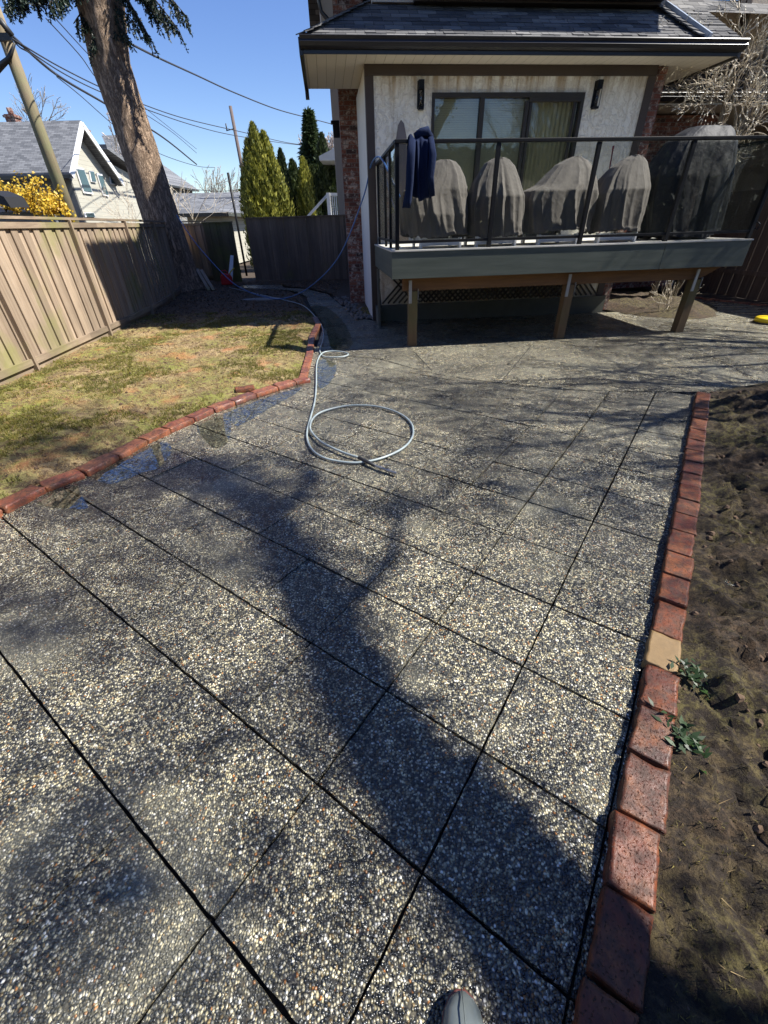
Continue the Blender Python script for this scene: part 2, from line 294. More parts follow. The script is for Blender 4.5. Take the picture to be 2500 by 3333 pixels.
GREYH = plain('grey_hose', (.30, .35, .35), .35, .1, 10, .05); BLUEH = plain('blue_hose', (.05, .13, .32), .35, .15, 6, .05); BRASS = plain('worn_brass', (.42, .40, .36), .3, .2, 40, .2, .8); BLACKR = plain('black_rubber', (.03, .03, .03), .5, .1, 20, .1)
RAILG = mat_glass('railing_glass', (.86, .87, .85), .035, 1.5, (.48, .48, .42), .02)
WING = mat_glass('window_glass', (.93, .94, .90), .03, 1.5)
DARKIN = plain('dark_interior', (.03, .03, .028), .9, .1, 3, 0); BLIND = plain('window_blind', (.50, .46, .30), .6, .1, 4, 0)
CEDAR = mat_leaf('cedar_leaf', (.11, .13, .02), (.42, .40, .07), .6, .2, 1.4); CEDARD = mat_leaf('dark_cedar_leaf', (.018, .032, .010), (.07, .095, .022), .6, .15)
FIRN = mat_leaf('fir_needles', (.008, .020, .012), (.03, .055, .035), .5, .15); SPRUCE = mat_leaf('spruce_needles', (.03, .055, .022), (.085, .12, .045), .6, .2)
YELL = mat_leaf('yellow_leaves', (.55, .33, .02), (.85, .62, .08), .5, .4); BLOS = mat_leaf('pale_blossom', (.55, .45, .42), (.8, .72, .68), .6, .3, 3)
GRASS = mat_leaf('grass_blades', (.07, .085, .015), (.31, .27, .06), .6, .35, 1.5); STRAW = mat_leaf('dry_grass', (.26, .175, .075), (.50, .36, .17), .7, .25, 2.)
MOSS = mat_leaf('moss_tufts', (.035, .032, .010), (.20, .16, .045), .8, .2, 2.2); WEED = mat_leaf('weed_leaves', (.012, .030, .008), (.04, .085, .02), .5, .35)
LITTER = mat_leaf('leaf_litter', (.05, .03, .018), (.22, .14, .075), .8, .1, 3); BUD = plain('pale_buds', (.85, .78, .62), .6, .2, 30, 0); TWIG = plain('twig_bark', (.58, .50, .38), .7, .3, 20, .3)
STONE = plain('round_stone', (.16, .14, .12), .7, .4, 9, .4)

# ---------------------------------------------------------------- ground sheets
def sheet(name, poly, hfun, mat, step=.1, kind='structure', jitter=.35):
    P = [Vector((p[0], p[1])) for p in poly]; B = []
    for a, b in zip(P, P[1:]+P[:1]):
        n = max(1, int((b-a).length/step/1.2)); B += [a+(b-a)*i/n for i in range(n)]
    X = np.array([[p.x, p.y] for p in P]); x0, y0 = X.min(0); x1, y1 = X.max(0)
    gx, gy_ = np.meshgrid(np.arange(x0, x1, step), np.arange(y0, y1, step)); pts = np.stack([gx.ravel(), gy_.ravel()], 1)+np.random.uniform(-jitter, jitter, (gx.size, 2))*step
    pts = pts[inside(pts, X)]; V = B+[Vector(p) for p in pts]; nb = len(B)
    r = delaunay_2d_cdt(V, [(i, (i+1) % nb) for i in range(nb)], [], 1, 1e-6)
    mb = MB(); mb.add([(p.x, p.y, hfun(p.x, p.y)) for p in r[0]], r[2], 0, True); o = mb.build(name, mat); tag(o, kind=kind); return o
def inside(p, X):
    x, y = p[:, 0], p[:, 1]; c = np.zeros(len(p), bool); j = len(X)-1
    for i in range(len(X)):
        xi, yi = X[i]; xj, yj = X[j]
        with np.errstate(divide='ignore', invalid='ignore'): c ^= ((yi > y) != (yj > y)) & (x < (xj-xi)*(y-yi)/(yj-yi+1e-12)+xi)
        j = i
    return c
def segdist(x, y, a, b):
    ax, ay = a[0], a[1]; dx, dy = b[0]-ax, b[1]-ay; t = max(0, min(1, ((x-ax)*dx+(y-ay)*dy)/(dx*dx+dy*dy))); return math.hypot(x-ax-t*dx, y-ay-t*dy)
def n2(x, y, s): return noise.noise(Vector((x*s, y*s, 3.7*s)))

g = MB(); g.add([(-400, -300, -.08), (400, -300, -.08), (400, 900, -.08), (-400, 900, -.08)], [(0, 1, 2, 3)]); tag(g.build('ground', SOIL), kind='structure')
b_ = MB(); b_.add([(-5, -3, -.03), (9.5, -3, -.03), (9.5, 13, -.03), (-5, 13, -.03)], [(0, 1, 2, 3)]); tag(b_.build('paving_bedding', JOINT), kind='structure')

# pavers on the measured grid
GA = Vector((math.cos(R(144.1)), math.sin(R(144.1)), 0)); GB = Vector((.586, .810, 0)); GO = Vector((.0907, .4367, 0)); GS = .4565
mb = MB()
for i in range(-9, 16):
    for j in range(-8, 12):
        c = GO+GA*((i+.5)*GS)+GB*((j+.5)*GS)
        if c.y < -1.6 or c.x < -5.2 or c.x > 6 or c.y > 7.6: continue
        ga = (.0010 if (i > 1 and (i*7+j*3) % 3) else .0026)*(1 if c.y < 2.3 else 1.9); gb = .0034 if c.y < 2.3 else .0050
        dz = random.uniform(-.0025, .0025); tx, ty = random.uniform(-.004, .004), random.uniform(-.004, .004)
        V = []
        n = 6; per = []
        hx, hy = GS/2-ga, GS/2-gb
        for (ax_, ay_), (bx, by) in zip([(-hx, -hy), (hx, -hy), (hx, hy), (-hx, hy)], [(hx, -hy), (hx, hy), (-hx, hy), (-hx, -hy)]):
            for k in range(14):
                t = k/14; u_, v_ = ax_+(bx-ax_)*t, ay_+(by-ay_)*t; q = .0016*noise.noise(Vector((u_*60+i*9, v_*60+j*7, 1))); s_ = 1-abs(q)*8/.456
                per.append((u_*s_, v_*s_))
        top = [c+GA*u_*.996+GB*v_*.996+Vector((0, 0, dz+u_*tx+v_*ty)) for u_, v_ in per]; mid = [c+GA*u_+GB*v_+Vector((0, 0, dz-.003+u_*tx+v_*ty)) for u_, v_ in per]; bot = [p+Vector((0, 0, -.03)) for p in mid]
        N = len(per); mb.add(top+mid+bot, [tuple(range(N))]+[(k+N, (k+1) % N+N, (k+1) % N, k) for k in range(N)]+[(k+2*N, (k+1) % N+2*N, (k+1) % N+N, k+N) for k in range(N)])
tag(mb.build('paved_patio', PEB), kind='structure')
# poured exposed-aggregate slab nearer the house, with the walkway leading to the back fence
pour = [(-1.05, 7.02), (-.02, 6.62), (.69, 5.80), (1.1, 5.5), (1.53, 5.29), (2.2, 4.98), (2.9, 4.85), (3.70, 4.76), (4.76, 5.0), (6.5, 5.55), (9.4, 6.2), (9.4, 8.9), (7.9, 8.9), (6.85, 8.75), (5.4, 8.95), (5.2, 9.9), (3, 9.75), (-.02, 9.58), (-.48, 10.05), (-1.05, 12.2), (-1.5, 14.0), (-2.4, 15.5), (-3.2, 16.0), (-3.4, 16.8), (-4.9, 17.0), (-4.8, 16.3), (-2.75, 15.3), (-2.15, 13.9), (-1.75, 11.9), (-1.30, 10.1), (-1.14, 9.3)]
X = np.array(pour)
mb = MB(); top = [(x, y, .006) for x, y in pour]; mb.add(top+[(x, y, -.03) for x, y in pour], [tuple(range(len(pour)))]+[(i+len(pour), (i+1) % len(pour)+len(pour), (i+1) % len(pour), i) for i in range(len(pour))])
tag(mb.build('concrete_patio', PEBF), kind='structure')
mb = MB()                                              # tooled joints
for a, b in [((4.93, 6.75), (4.70, 5.30)), ((.55, 7.0), (.72, 5.9)), ((2.6, 7.35), (1.55, 5.32)), ((4.93, 6.75), (9.0, 7.6)), ((-.9, 8.0), (.1, 8.1)), ((-1.6, 11.3), (-.85, 11.5)), ((-1.95, 12.9), (-1.25, 13.1)), ((-2.1, 13.9), (-1.55, 14.1))]:
    mb.bar((a[0], a[1], .0075), (b[0], b[1], .0075), .008, .003)
tag(mb.build('patio_joint', JOINT), kind='structure')

BL = [gz(*p, .03) for p in [(-160, 1735), (-70, 1695), (0, 1660), (140, 1590), (270, 1540), (380, 1485), (470, 1435), (545, 1400), (625, 1365), (690, 1335), (760, 1310), (830, 1285), (900, 1262), (960, 1245), (1008, 1234)]]
FP = [Vector(p) for p in [(-4.98, 1.5, 0), (-5.10, 6.35, 0), (-5.22, 8.0, 0), (-5.36, 9.7, 0), (-5.62, 12.0, 0), (-6.15, 14.4, 0), (-6.75, 16.6, 0), (-7.35, 18.7, 0)]]
EDGE2 = [Vector(p) for p in [(-1.02, 5.62, .03), (-1.10, 6.9, .03), (-1.22, 8.2, .03), (-1.24, 9.35, .03), (-1.40, 10.15, .03)]]
lawn_poly = [(p.x, p.y) for p in BL]+[(p.x, p.y) for p in EDGE2]+[(-1.84, 11.9), (-2.3, 13.9), (-2.95, 15.2), (-4.9, 16.2), (-5.1, 17.1), (-3.4, 17.0), (-3.1, 16.3), (-2.3, 15.7), (-1.4, 14.1), (-.95, 12.2), (-.45, 10.2), (0, 9.75), (0, 12), (-.2, 17.4), (-7.4, 18.8)]+[(p.x-.03, p.y) for p in FP[::-1][1:]]+[(-4.98, -1)]
edges = [(lawn_poly[i], lawn_poly[i+1]) for i in range(len(BL)+len(EDGE2)+12)]
def lawn_h(x, y):
    d = min(segdist(x, y, a, b) for a, b in edges); k = max(0, min(1, (d-.09)/.2)); base = .0+.045*k
    return base+k*(.03*n2(x, y, .9)+.022*n2(x, y, 3)+.020*n2(x, y, 9)+.014*n2(x, y, 24))
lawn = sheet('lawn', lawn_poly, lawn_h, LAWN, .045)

BR0, BR1 = Vector((3.70, 4.76, 0)), Vector((.62, .36, 0)); bd = (BR1-BR0).normalized(); bn = Vector((-bd.y, bd.x, 0)); bn = bn if bn.x > 0 else -bn
bed_poly = [(BR0+bn*.12)[:2], (BR1+bn*.12)[:2], (BR1+bd*2+bn*.12)[:2], (7, -1.6), (9.6, 0), (9.6, 6.28), (6.5, 5.6), (4.76, 5.02)]
bed_poly = [tuple(p) for p in bed_poly]
def bed_h(x, y):
    d = segdist(x, y, bed_poly[0], bed_poly[2]); d2 = min(segdist(x, y, bed_poly[5], bed_poly[6]), segdist(x, y, bed_poly[6], bed_poly[7]), segdist(x, y, bed_poly[7], bed_poly[0])); k = min(1, d/.16); k2 = min(1, d2/.3)
    return .015+k2*(.012+k*(.045+.05*n2(x, y, 1.6)+.06*n2(x, y, 5)+.055*n2(x, y, 12)+.034*n2(x, y, 30)))
bed = sheet('garden_bed', bed_poly, bed_h, BED, .026)
mp = [(5.05, 10.3), (5.45, 9.35), (5.9, 9.02), (6.4, 8.92), (6.85, 9.1), (7.1, 9.5), (7.55, 10.1), (7.4, 11.2), (6, 12.5), (5.0, 12.5)]
mulch_h = lambda x, y: .008+min(1, min(segdist(x, y, mp[i], mp[i+1]) for i in range(7))/.3)*(.10+.06*n2(x, y, 2)+.04*n2(x, y, 7)+.02*n2(x, y, 19))
sheet('mulch_bed', mp, mulch_h, BED, .07)
fb = [(7.62, 11.9), (9.25, 9.05), (12, 9.4), (12, 14), (7.6, 14)]
sheet('side_bed', fb, lambda x, y: .01+.05*abs(n2(x, y, 3))+.02*n2(x, y, 13), SOIL, .15)
mb = MB(); mb.add([(5.3, 8.8, .004), (9.3, 8.8, .004), (9.3, 9.4, .004), (7.9, 11.9, .004), (5.3, 12, .004)], [(0, 1, 2, 3, 4)]); tag(mb.build('side_path', PEBF), kind='structure')

# blades (grass, moss, straw) ------------------------------------------------
def blades(name, poly, hf, N, mat, hmin, hmax, wid, dens, lean=.8, label=None, tuft=1):
    X = np.array(poly); x0, y0 = X.min(0); x1, y1 = X.max(0); out = []
    P = np.random.uniform((x0, y0), (x1, y1), (N*3, 2)); P = P[inside(P, X)]
    for x, y in P:
        if len(out) >= N: break
        if random.random() > dens(x, y): continue
        z = hf(x, y)-.003; a = random.uniform(0, 6.283); h = random.uniform(hmin, hmax); l = lean*h*random.random(); b = random.uniform(0, 6.283); w_ = wid*random.uniform(.6, 1.4)
        for _k in range(tuft):
            if _k: x += random.gauss(0, wid*2.2); y += random.gauss(0, wid*2.2); a += 1.9; b += 1.3; h *= random.uniform(.75, 1.2)
            out.append(((x-math.cos(a)*w_, y-math.sin(a)*w_, z), (x+math.cos(a)*w_, y+math.sin(a)*w_, z), (x+math.cos(b)*l, y+math.sin(b)*l, z+h)))
    o = soup(name, np.array(out), mat); tag(o, label, kind='stuff'); return o
def near(y, k=6): return max(.12, min(1, k/max(.5, y+1)))
vis = [(-1, 5.6), (-5.2, -1), (-5.4, 12), (-2, 12), (-1.2, 9.4)]
lp = [p for p in lawn_poly]
blades('grass', lp, lawn_h, 130000, GRASS, .012, .040, .0036, lambda x, y: (0 if y > 11 else near(y))*max(0, min(1, (n2(x, y, 1.3)+.45*n2(x, y, 4)+.3*n2(x, y, 11)+.0)*2.6+.12)), 1.2, 'short mossy green grass growing in patches over the lawn', 4)
blades('dry_grass', lp, lawn_h, 110000, STRAW, .008, .030, .0030, lambda x, y: (0 if y > 11 else near(y))*max(.1, min(1, (.12-n2(x, y, 1.3)+.9*n2(x, y, 5))*3)), 2.2, 'dead straw coloured grass matted over the lawn', 2)
blades('moss', bed_poly, bed_h, 130000, MOSS, .005, .018, .0015, lambda x, y: near(y, 2.2)*max(.25, min(1, (n2(x, y, 2.3)+.15)*4)), 1.6, 'golden moss tufts covering the garden bed beside the brick edging', 3)
blades('dry_stems', bed_poly, bed_h, 3500, STRAW, .005, .016, .0014, lambda x, y: near(y, 2.2), 5, 'thin dry stems scattered on the mossy garden bed')
# leaf litter in the shaded back of the lawn
out = []
for _ in range(9000):
    x, y = random.uniform(-7, -1.2), random.uniform(8.6, 17.5)
    if random.random() > (.12+.88*min(1, max(0, (y-9.4)/1.5))) or not inside(np.array([[x, y]]), np.array(lawn_poly))[0]: continue
    z = lawn_h(x, y)+.008; a = random.uniform(0, 6.28); s_ = random.uniform(.012, .035); tt = random.uniform(-.6, .6); t2 = random.uniform(-.6, .6)
    ca, sa = math.cos(a), math.sin(a)
    out.append([(x+ca*s_*u-sa*s_*.6*v, y+sa*s_*u+ca*s_*.6*v, z+s_*(u*tt+v*t2)) for u, v in ((-1, 0), (0, -1), (1, 0), (0, 1))])
tag(soup('leaf_litter', np.array(out), LITTER), 'brown fallen leaves and cones under the fir tree', kind='stuff')
out = []
for _ in range(700):
    x, y = random.uniform(-5, -1.3), random.uniform(3, 9.8)
    if not inside(np.array([[x, y]]), np.array(lawn_poly))[0]: continue
    z = lawn_h(x, y)+.010; a = random.uniform(0, 6.28); s_ = random.uniform(.008, .02); tt = random.uniform(-.7, .7); ca, sa = math.cos(a), math.sin(a)
    out.append([(x+ca*s_*u-sa*s_*.7*v, y+sa*s_*u+ca*s_*.7*v, z+s_*(u*tt)) for u, v in ((-1, 0), (0, -1), (1, 0), (0, 1))])
tag(soup('fallen_leaves', np.array(out), LITTER), 'small brown leaf bits scattered on the sunny lawn', kind='stuff')
def crumbs(name, poly, hf, N, smin, smax, dens, mat, label):
    X = np.array(poly); mb = MB(); x0, y0 = X.min(0); x1, y1 = X.max(0); P = np.random.uniform((x0, y0), (x1, y1), (N*5, 2)); P = P[inside(P, X)]; k = 0
    for x, y in P:
        if k >= N: break
        if random.random() > dens(x, y): continue
        k += 1; s_ = smin+(smax-smin)*random.random()**2.5; z = hf(x, y)+s_*.15; a0 = random.uniform(0, 6); V = []
        for r_, zz_ in ((1, -.5), (1.05, .1), (.6, .65)):
            for j in range(5): r = s_*r_*random.uniform(.65, 1.25); V.append((x+r*math.cos(a0+j*1.257), y+r*math.sin(a0+j*1.257), z+s_*zz_*random.uniform(.6, 1.2)))
        mb.add(V, [(i*5+j, i*5+(j+1) % 5, i*5+5+(j+1) % 5, i*5+5+j) for i in range(2) for j in range(5)]+[(10, 11, 12, 13, 14)])
    tag(mb.build(name, mat), label, kind='stuff')
CRUMB = plain('soil_crumb', (.10, .062, .036), .95, .5, 12, .5)
crumbs('soil_clods', bed_poly, bed_h, 5200, .003, .020, lambda x, y: near(y, 2.6)*max(.1, min(1, .5-2.2*n2(x, y, 2.3))), CRUMB, 'small crumbly soil clods on the mossy garden bed')
crumbs('lawn_clods', lawn_poly, lawn_h, 3600, .004, .022, lambda x, y: max(.04, min(1, .25+2.6*n2(x, y, 1.9)))*(1 if y < 11 else .3), CRUMB, 'dark soil crumbs scattered over the lawn')
# gravel along the foot of the house
mb = MB()
for _ in range(420):
    X_, Y_ = random.uniform(-1.0, -.02), random.uniform(.15, 3.6)
    if X_ < -.35-.12*Y_: continue
    p = HL(X_, Y_, .03); s_ = random.uniform(.02, .055)
    V = [p+Vector((s_*math.cos(a)*math.cos(e)*random.uniform(.8, 1.2), s_*math.sin(a)*math.cos(e)*random.uniform(.8, 1.2), s_*.7*math.sin(e))) for e in (-.7, .4) for a in np.arange(0, 6.28, 1.05)]+[p+Vector((0, 0, s_*.7))]
    mb.add(V, [(i, (i+1) % 6, (i+1) % 6+6, i+6) for i in range(6)]+[(i+6, (i+1) % 6+6, 12) for i in range(6)], 0, True)
tag(mb.build('river_stones', STONE), 'round river stones along the foot of the house wall', kind='stuff')

# ---------------------------------------------------------------- edging bricks
def brick_mesh(name, L, W, Hh, mat, seed, rough_=.006):
    rnd = random.Random(seed); nx, ny = 9, 6; V = []; Fs = []; idx = {}
    gxs = [0, .012, .06, .2, .36, .5, .64, .8, .94, .988, 1]; gys = [0, .02, .10, .36, .64, .90, .98, 1]; nx, ny = 10, 7
    def P(i, j, k):
        key = (i, j, k)
        if key not in idx:
            x = (gxs[i]-.5)*L; y = (gys[j]-.5)*W; z = (0, .5, .93, 1)[k]*Hh-Hh
            e = (i in (0, nx))+(j in (0, ny))+(k == 3); sh = {0: 0, 1: 0, 2: .0035, 3: .006}[e] if k == 3 or e >= 2 else 0
            q = noise.noise_vector(Vector((x*13+seed*1.7, y*13, z*13)))*rough_*1.1+noise.noise_vector(Vector((x*24+seed*3.1, y*24, z*24)))*rough_*.8+noise.noise_vector(Vector((x*70+seed, y*70, z*70)))*rough_*.35
            if k == 3 and e > 1: z -= sh*(.6+1.2*abs(noise.noise(Vector((x*40+seed, y*40, 0)))))
            x -= math.copysign(sh, x) if i in (0, nx) else 0; y -= math.copysign(sh, y) if j in (0, ny) else 0
            idx[key] = len(V); V.append((x+q.x, y+q.y, z+q.z*(.5 if k == 3 else 1)))
        return idx[key]
    for i in range(nx):
        for j in range(ny): Fs.append((P(i, j, 3), P(i+1, j, 3), P(i+1, j+1, 3), P(i, j+1, 3)))
    for k in range(3):
        for i in range(nx): Fs += [(P(i, 0, k), P(i+1, 0, k), P(i+1, 0, k+1), P(i, 0, k+1)), (P(i+1, ny, k), P(i, ny, k), P(i, ny, k+1), P(i+1, ny, k+1))]
        for j in range(ny): Fs += [(P(0, j+1, k), P(0, j, k), P(0, j, k+1), P(0, j+1, k+1)), (P(nx, j, k), P(nx, j+1, k), P(nx, j+1, k+1), P(nx, j, k+1))]
    me = bpy.data.meshes.new(name); me.from_pydata(V, [], Fs); me.materials.append(mat); me.polygons.foreach_set('use_smooth', [True]*len(Fs)); me.update(); return me
ORD = ['first', 'second', 'third', 'fourth', 'fifth', 'sixth', 'seventh', 'eighth', 'ninth', 'tenth', 'eleventh', 'twelfth', 'thirteenth', 'fourteenth', 'fifteenth', 'sixteenth', 'seventeenth', 'eighteenth', 'nineteenth', 'twentieth', 'twenty-first', 'twenty-second', 'twenty-third', 'twenty-fourth', 'twenty-fifth', 'twenty-sixth', 'twenty-seventh', 'twenty-eighth', 'twenty-ninth', 'thirtieth']
TANB = plain('tan_brick', (.21, .13, .05), .6, .3, 40, .6)
def brick(a, b, wdt, top, label, group, seed, mat=PAV, gap=.008, tilt=0, side=0, rg=.006, yaw=0):
    a = Vector(a); b = Vector(b); d = b-a; me = brick_mesh('edging_brick', d.length-gap, wdt, .075, mat, seed, rg); o = bpy.data.objects.new('edging_brick', me); COL.objects.link(o)
    n_ = Vector((-d.y, d.x, 0)).normalized(); c = (a+b)/2+n_*side; o.location = (c.x, c.y, top); o.rotation_euler = (tilt, random.uniform(-.02, .02), math.atan2(d.y, d.x)+yaw); return tag(o, label, 'brick', group)
YB = [1268, 1299, 1328, 1358, 1392, 1425, 1458, 1495, 1533, 1574, 1620, 1668, 1725, 1796, 1868, 1950, 2050, 2155, 2283, 2441, 2635, 2870, 3157]
Lx = [(2268, 1278), (2230, 1484), (2193, 1778), (2125, 2050), (2065, 2351), (2019, 2622), (1974, 2833), (1897, 3152), (1854, 3333)]
tpos = []
for y in YB:
    P = gz(np.interp(y, [q[1] for q in Lx], [q[0] for q in Lx]), y, .045); tpos.append((P-BR0).dot(bd))
tpos = [tpos[0]+(tpos[-1]-tpos[0])*0+t for t in tpos[:1]]+tpos[1:]; tpos += [tpos[-1]+.235, tpos[-1]+.47, tpos[-1]+.70]
nR = len(tpos)-1
special = {16: 'tan yellow brick, the only one of that colour in the edging', 20: 'smooth salmon brick with a chipped lower corner beside the moss', 21: 'smooth dark maroon brick, second whole one from the near end of the bed edging', 19: 'glossy pitted red brick with deep holes in the bed edging', 22: 'nearest red brick at the bottom of the photo beside the mossy bed', 18: 'pitted brown brick beside the leafy weed in the bed edging'}
for i in range(nR):
    a = BR0+bd*tpos[i]+bn*.065; b = BR0+bd*tpos[i+1]+bn*.065
    lab = special.get(i, 'wet red brick, %s from the far end of the edging along the mossy bed' % ORD[i])
    brick(a, b, .135+random.uniform(-.006, .006), .045+random.uniform(-.006, .006), lab, 'bricks edging the mossy bed', i+50, TANB if i == 16 else PAV, .010, random.uniform(-.03, .03), random.uniform(-.006, .006), .009 if i in (17, 18, 19) else .006, random.uniform(-.025, .025)+(.06 if i in (20,) else 0))
for i in range(len(BL)-1):
    brick((BL[i].x, BL[i].y, 0), (BL[i+1].x, BL[i+1].y, 0), .15, .048+random.uniform(-.004, .006), ('cracked orange brick, %s from the far end of the lawn edging' if i in (2, 3) else 'red brick, %s from the far end of the curved lawn edging') % ORD[len(BL)-2-i], 'bricks edging the lawn', i+5, PAV2, .012, random.uniform(-.04, .04), .035, .010, random.uniform(-.04, .04))
k = 0
for a, b in zip(EDGE2, EDGE2[1:]):
    L = (b-a).length; n = max(1, round(L/.235))
    for j in range(n):
        brick(a+(b-a)*j/n, a+(b-a)*(j+1)/n, .11, .035, 'orange red brick, %s from the corner along the walkway edge of the lawn' % ORD[k], 'bricks between lawn and walkway', 90+k, PAV2, .012, random.uniform(-.05, .05), .02, .006, random.uniform(-.03, .03)); k += 1
a0, a1 = Vector((7.62, 11.9, 0)), Vector((9.25, 9.05, 0))
for i in range(13):
    brick(a0+(a1-a0)*i/13, a0+(a1-a0)*(i+1)/13, .12, .035, 'dark red brick, %s from the far end of the edging by the side fence' % ORD[i], 'bricks edging the side bed', 130+i, PAV2)
o = brick((-1.80, 5.12, 0), (-1.58, 5.20, 0), .10, .075, 'loose broken brick lying on the lawn near the edging corner', None, 77, PAV, 0, .15); o.name = 'loose_brick'

# ---------------------------------------------------------------- puddles
WATER = NT('puddle_water'); WATER.t.nodes.remove(WATER.b); _tr = WATER.n('ShaderNodeBsdfTransparent'); _tr.inputs[0].default_value = (.72, .74, .70, 1); _g = WATER.n('ShaderNodeBsdfGlossy'); _g.inputs['Roughness'].default_value = .02
_f2 = WATER.n('ShaderNodeFresnel'); _f2.inputs[0].default_value = 1.36; _mx = WATER.n('ShaderNodeMixShader'); WATER.l(WATER.math('MULTIPLY', _f2.outputs[0], WATER.ramp(WATER.noise(38, 5, .7), [(.40, .0), (.64, .48)])), _mx.inputs[0]); WATER.l(_tr.outputs[0], _mx.inputs[1]); WATER.l(_g.outputs[0], _mx.inputs[2]); WATER.l(_mx.outputs[0], WATER.o.inputs[0]); WATER = WATER.m
def puddle(pix, z=.0075):
    P = [gz(x, y) for x, y in pix]; n = len(P); Q = []
    for i in range(n):
        for t in (0, .33, .66):
            p0, p1, p2, p3 = P[i-1], P[i], P[(i+1) % n], P[(i+2) % n]
            p = .5*((2*p1)+(-p0+p2)*t+(2*p0-5*p1+4*p2-p3)*t*t+(-p0+3*p1-3*p2+p3)*t**3); Q.append((p.x+.012*n2(p.x, p.y, 9), p.y+.012*n2(p.y, p.x, 9), z))
    mb = MB(); mb.add(Q, [tuple(range(len(Q)))]); return tag(mb.build('puddle', WATER), kind='structure')
puddle([(120, 1630), (200, 1585), (250, 1570), (262, 1610), (288, 1655), (230, 1657), (150, 1650)])
puddle([(300, 1545), (410, 1490), (520, 1440), (560, 1462), (525, 1520), (455, 1545), (395, 1570), (340, 1575)])
puddle([(640, 1385), (700, 1352), (752, 1332), (752, 1385), (747, 1438), (700, 1462), (672, 1440)])
puddle([(752, 1332), (860, 1285), (975, 1245), (985, 1262), (950, 1290), (870, 1335), (800, 1378), (762, 1385)])
puddle([(1036, 1175), (1085, 1178), (1095, 1205), (1072, 1250), (1036, 1262)], .0085)
puddle([(1010, 1000), (1060, 1000), (1110, 1040), (1150, 1120), (1085, 1140), (1062, 1080)], .0105)
puddle([(1062, 1040), (1078, 1050), (1090, 1075), (1115, 1125), (1080, 1138), (1066, 1090)], .0105)

# ---------------------------------------------------------------- fences
def fence_run(P, H, lab, name='wooden_fence', mat=FENCEW, pitch=.265, post=2.4, both=False, cap=True):
    t = thing(name, lab, 'fence', P[0], world=True); pan = MB(); top = MB(); kick = MB(); side = Vector((1, 0, 0))
    tot = 0; posts = []; nxt = .02; cum = []
    for a, b in zip(P, P[1:]):
        L = (b-a).length; d = (b-a)/L; n_ = Vector((d.y, -d.x, 0)); 
        def A(s_, off): return a+d*s_+n_*off
        s_ = 0
        while s_ < L:
            wd = pitch*.56*random.uniform(.93, 1.05); hz = H+random.uniform(-.012, .006); lean = random.uniform(-.006, .006)
            pan.bar(A(s_+wd/2, .012+random.uniform(0, .003))+Vector((0, 0, .12)), A(s_+wd/2+lean, .012)+Vector((0, 0, hz-.05)), .018, wd, up=d)
            wd2 = pitch*.62; pan.bar(A(s_+wd+pitch*.22, -.012)+Vector((0, 0, .12)), A(s_+wd+pitch*.22+lean, -.012)+Vector((0, 0, hz-.06)), .018, wd2, up=d)
            s_ += pitch
        top.bar(A(0, .035)+Vector((0, 0, H-.09)), A(L, .035)+Vector((0, 0, H-.09)), .022, .075); top.bar(A(0, -.0)+Vector((0, 0, H)), A(L, 0)+Vector((0, 0, H)), .14, .035)
        kick.bar(A(0, .037)+Vector((0, 0, .17)), A(L, .037)+Vector((0, 0, .17)), .04, .085); kick.bar(A(0, .0)+Vector((0, 0, .06)), A(L, 0)+Vector((0, 0, .06)), .04, .17)
        while nxt < tot+L: posts.append((a+d*(nxt-tot), d, n_)); nxt += post
        tot += L
    pan.build('board_panel', mat, t)
    top.build('cap_rail', RAILW if mat is FENCEW else mat, t); kick.build('kickboard', RAILW if mat is FENCEW else mat, t)
    for p, d, n_ in posts:
        q = MB(); q.bar(p+n_*.045+Vector((0, 0, -.05)), p+n_*.045+Vector((0, 0, H-.02)), .09, .045, up=d) ; q.build('fence_post', mat, t, bevel=.004)
    return t
fence_run(FP, 1.90, 'long weathered board fence with cap rail along the left of the lawn')
BF = [Vector((-7.35, 18.75, 0)), Vector((-6.2, 18.55, 0))]
fence_run(BF, 1.93, 'short mossy fence section behind the fir trunk', mat=FENCEW)
GP0, GP1 = Vector((-6.15, 18.0, 0)), Vector((-5.0, 17.6, 0))
def plank_panel(name, lab, cat, a, b, H, mat, lean=0, parts=True):
    t = thing(name, lab, cat, a, world=True); d = (b-a); L = d.length; d.normalize(); n_ = Vector((d.y, -d.x, 0)); mb = MB(); s_ = 0
    while s_ < L-.01:
        wd = min(random.uniform(.125, .15), L-s_); off = random.choice((0, .012)); mb.bar(a+d*(s_+wd/2)+n_*off+Vector((0, 0, .06)), a+d*(s_+wd/2+lean)+n_*off+Vector((0, 0, H+random.uniform(-.006, .004))), .02, wd-.004, up=d); s_ += wd
    mb.build('board_panel', mat, t); c = MB(); c.bar(a+n_*.01+d*lean+Vector((0, 0, H+.015)), b+n_*.01+d*lean+Vector((0, 0, H+.015)), .10, .035); c.build('cap_rail', mat, t)
    r = MB(); r.bar(a-n_*.04+Vector((0, 0, .4)), b-n_*.04+Vector((0, 0, .4)), .04, .09); r.build('rail', mat, t); r = MB(); r.bar(a-n_*.04+Vector((0, 0, H-.3)), b-n_*.04+Vector((0, 0, H-.3)), .04, .09); r.build('rail', mat, t); return t
FGATE = mat_wood('mossy_gate_wood', (.17, .13, .07), (.09, .07, .04), 'z', (.13, .13, .03), .42)
plank_panel('garden_gate', 'mossy plank gate standing ajar beside the fir trunk', 'gate', GP0, GP1, 1.86, FGATE, .03)
plank_panel('wooden_fence', 'dark plank fence closing the yard behind the blue hose', 'fence', Vector((-4.62, 18.1, 0)), Vector((-.42, 17.35, 0)), 1.96, FENCED)
sf = [HL(9.2, -2.2), HL(9.0, 2.6)]
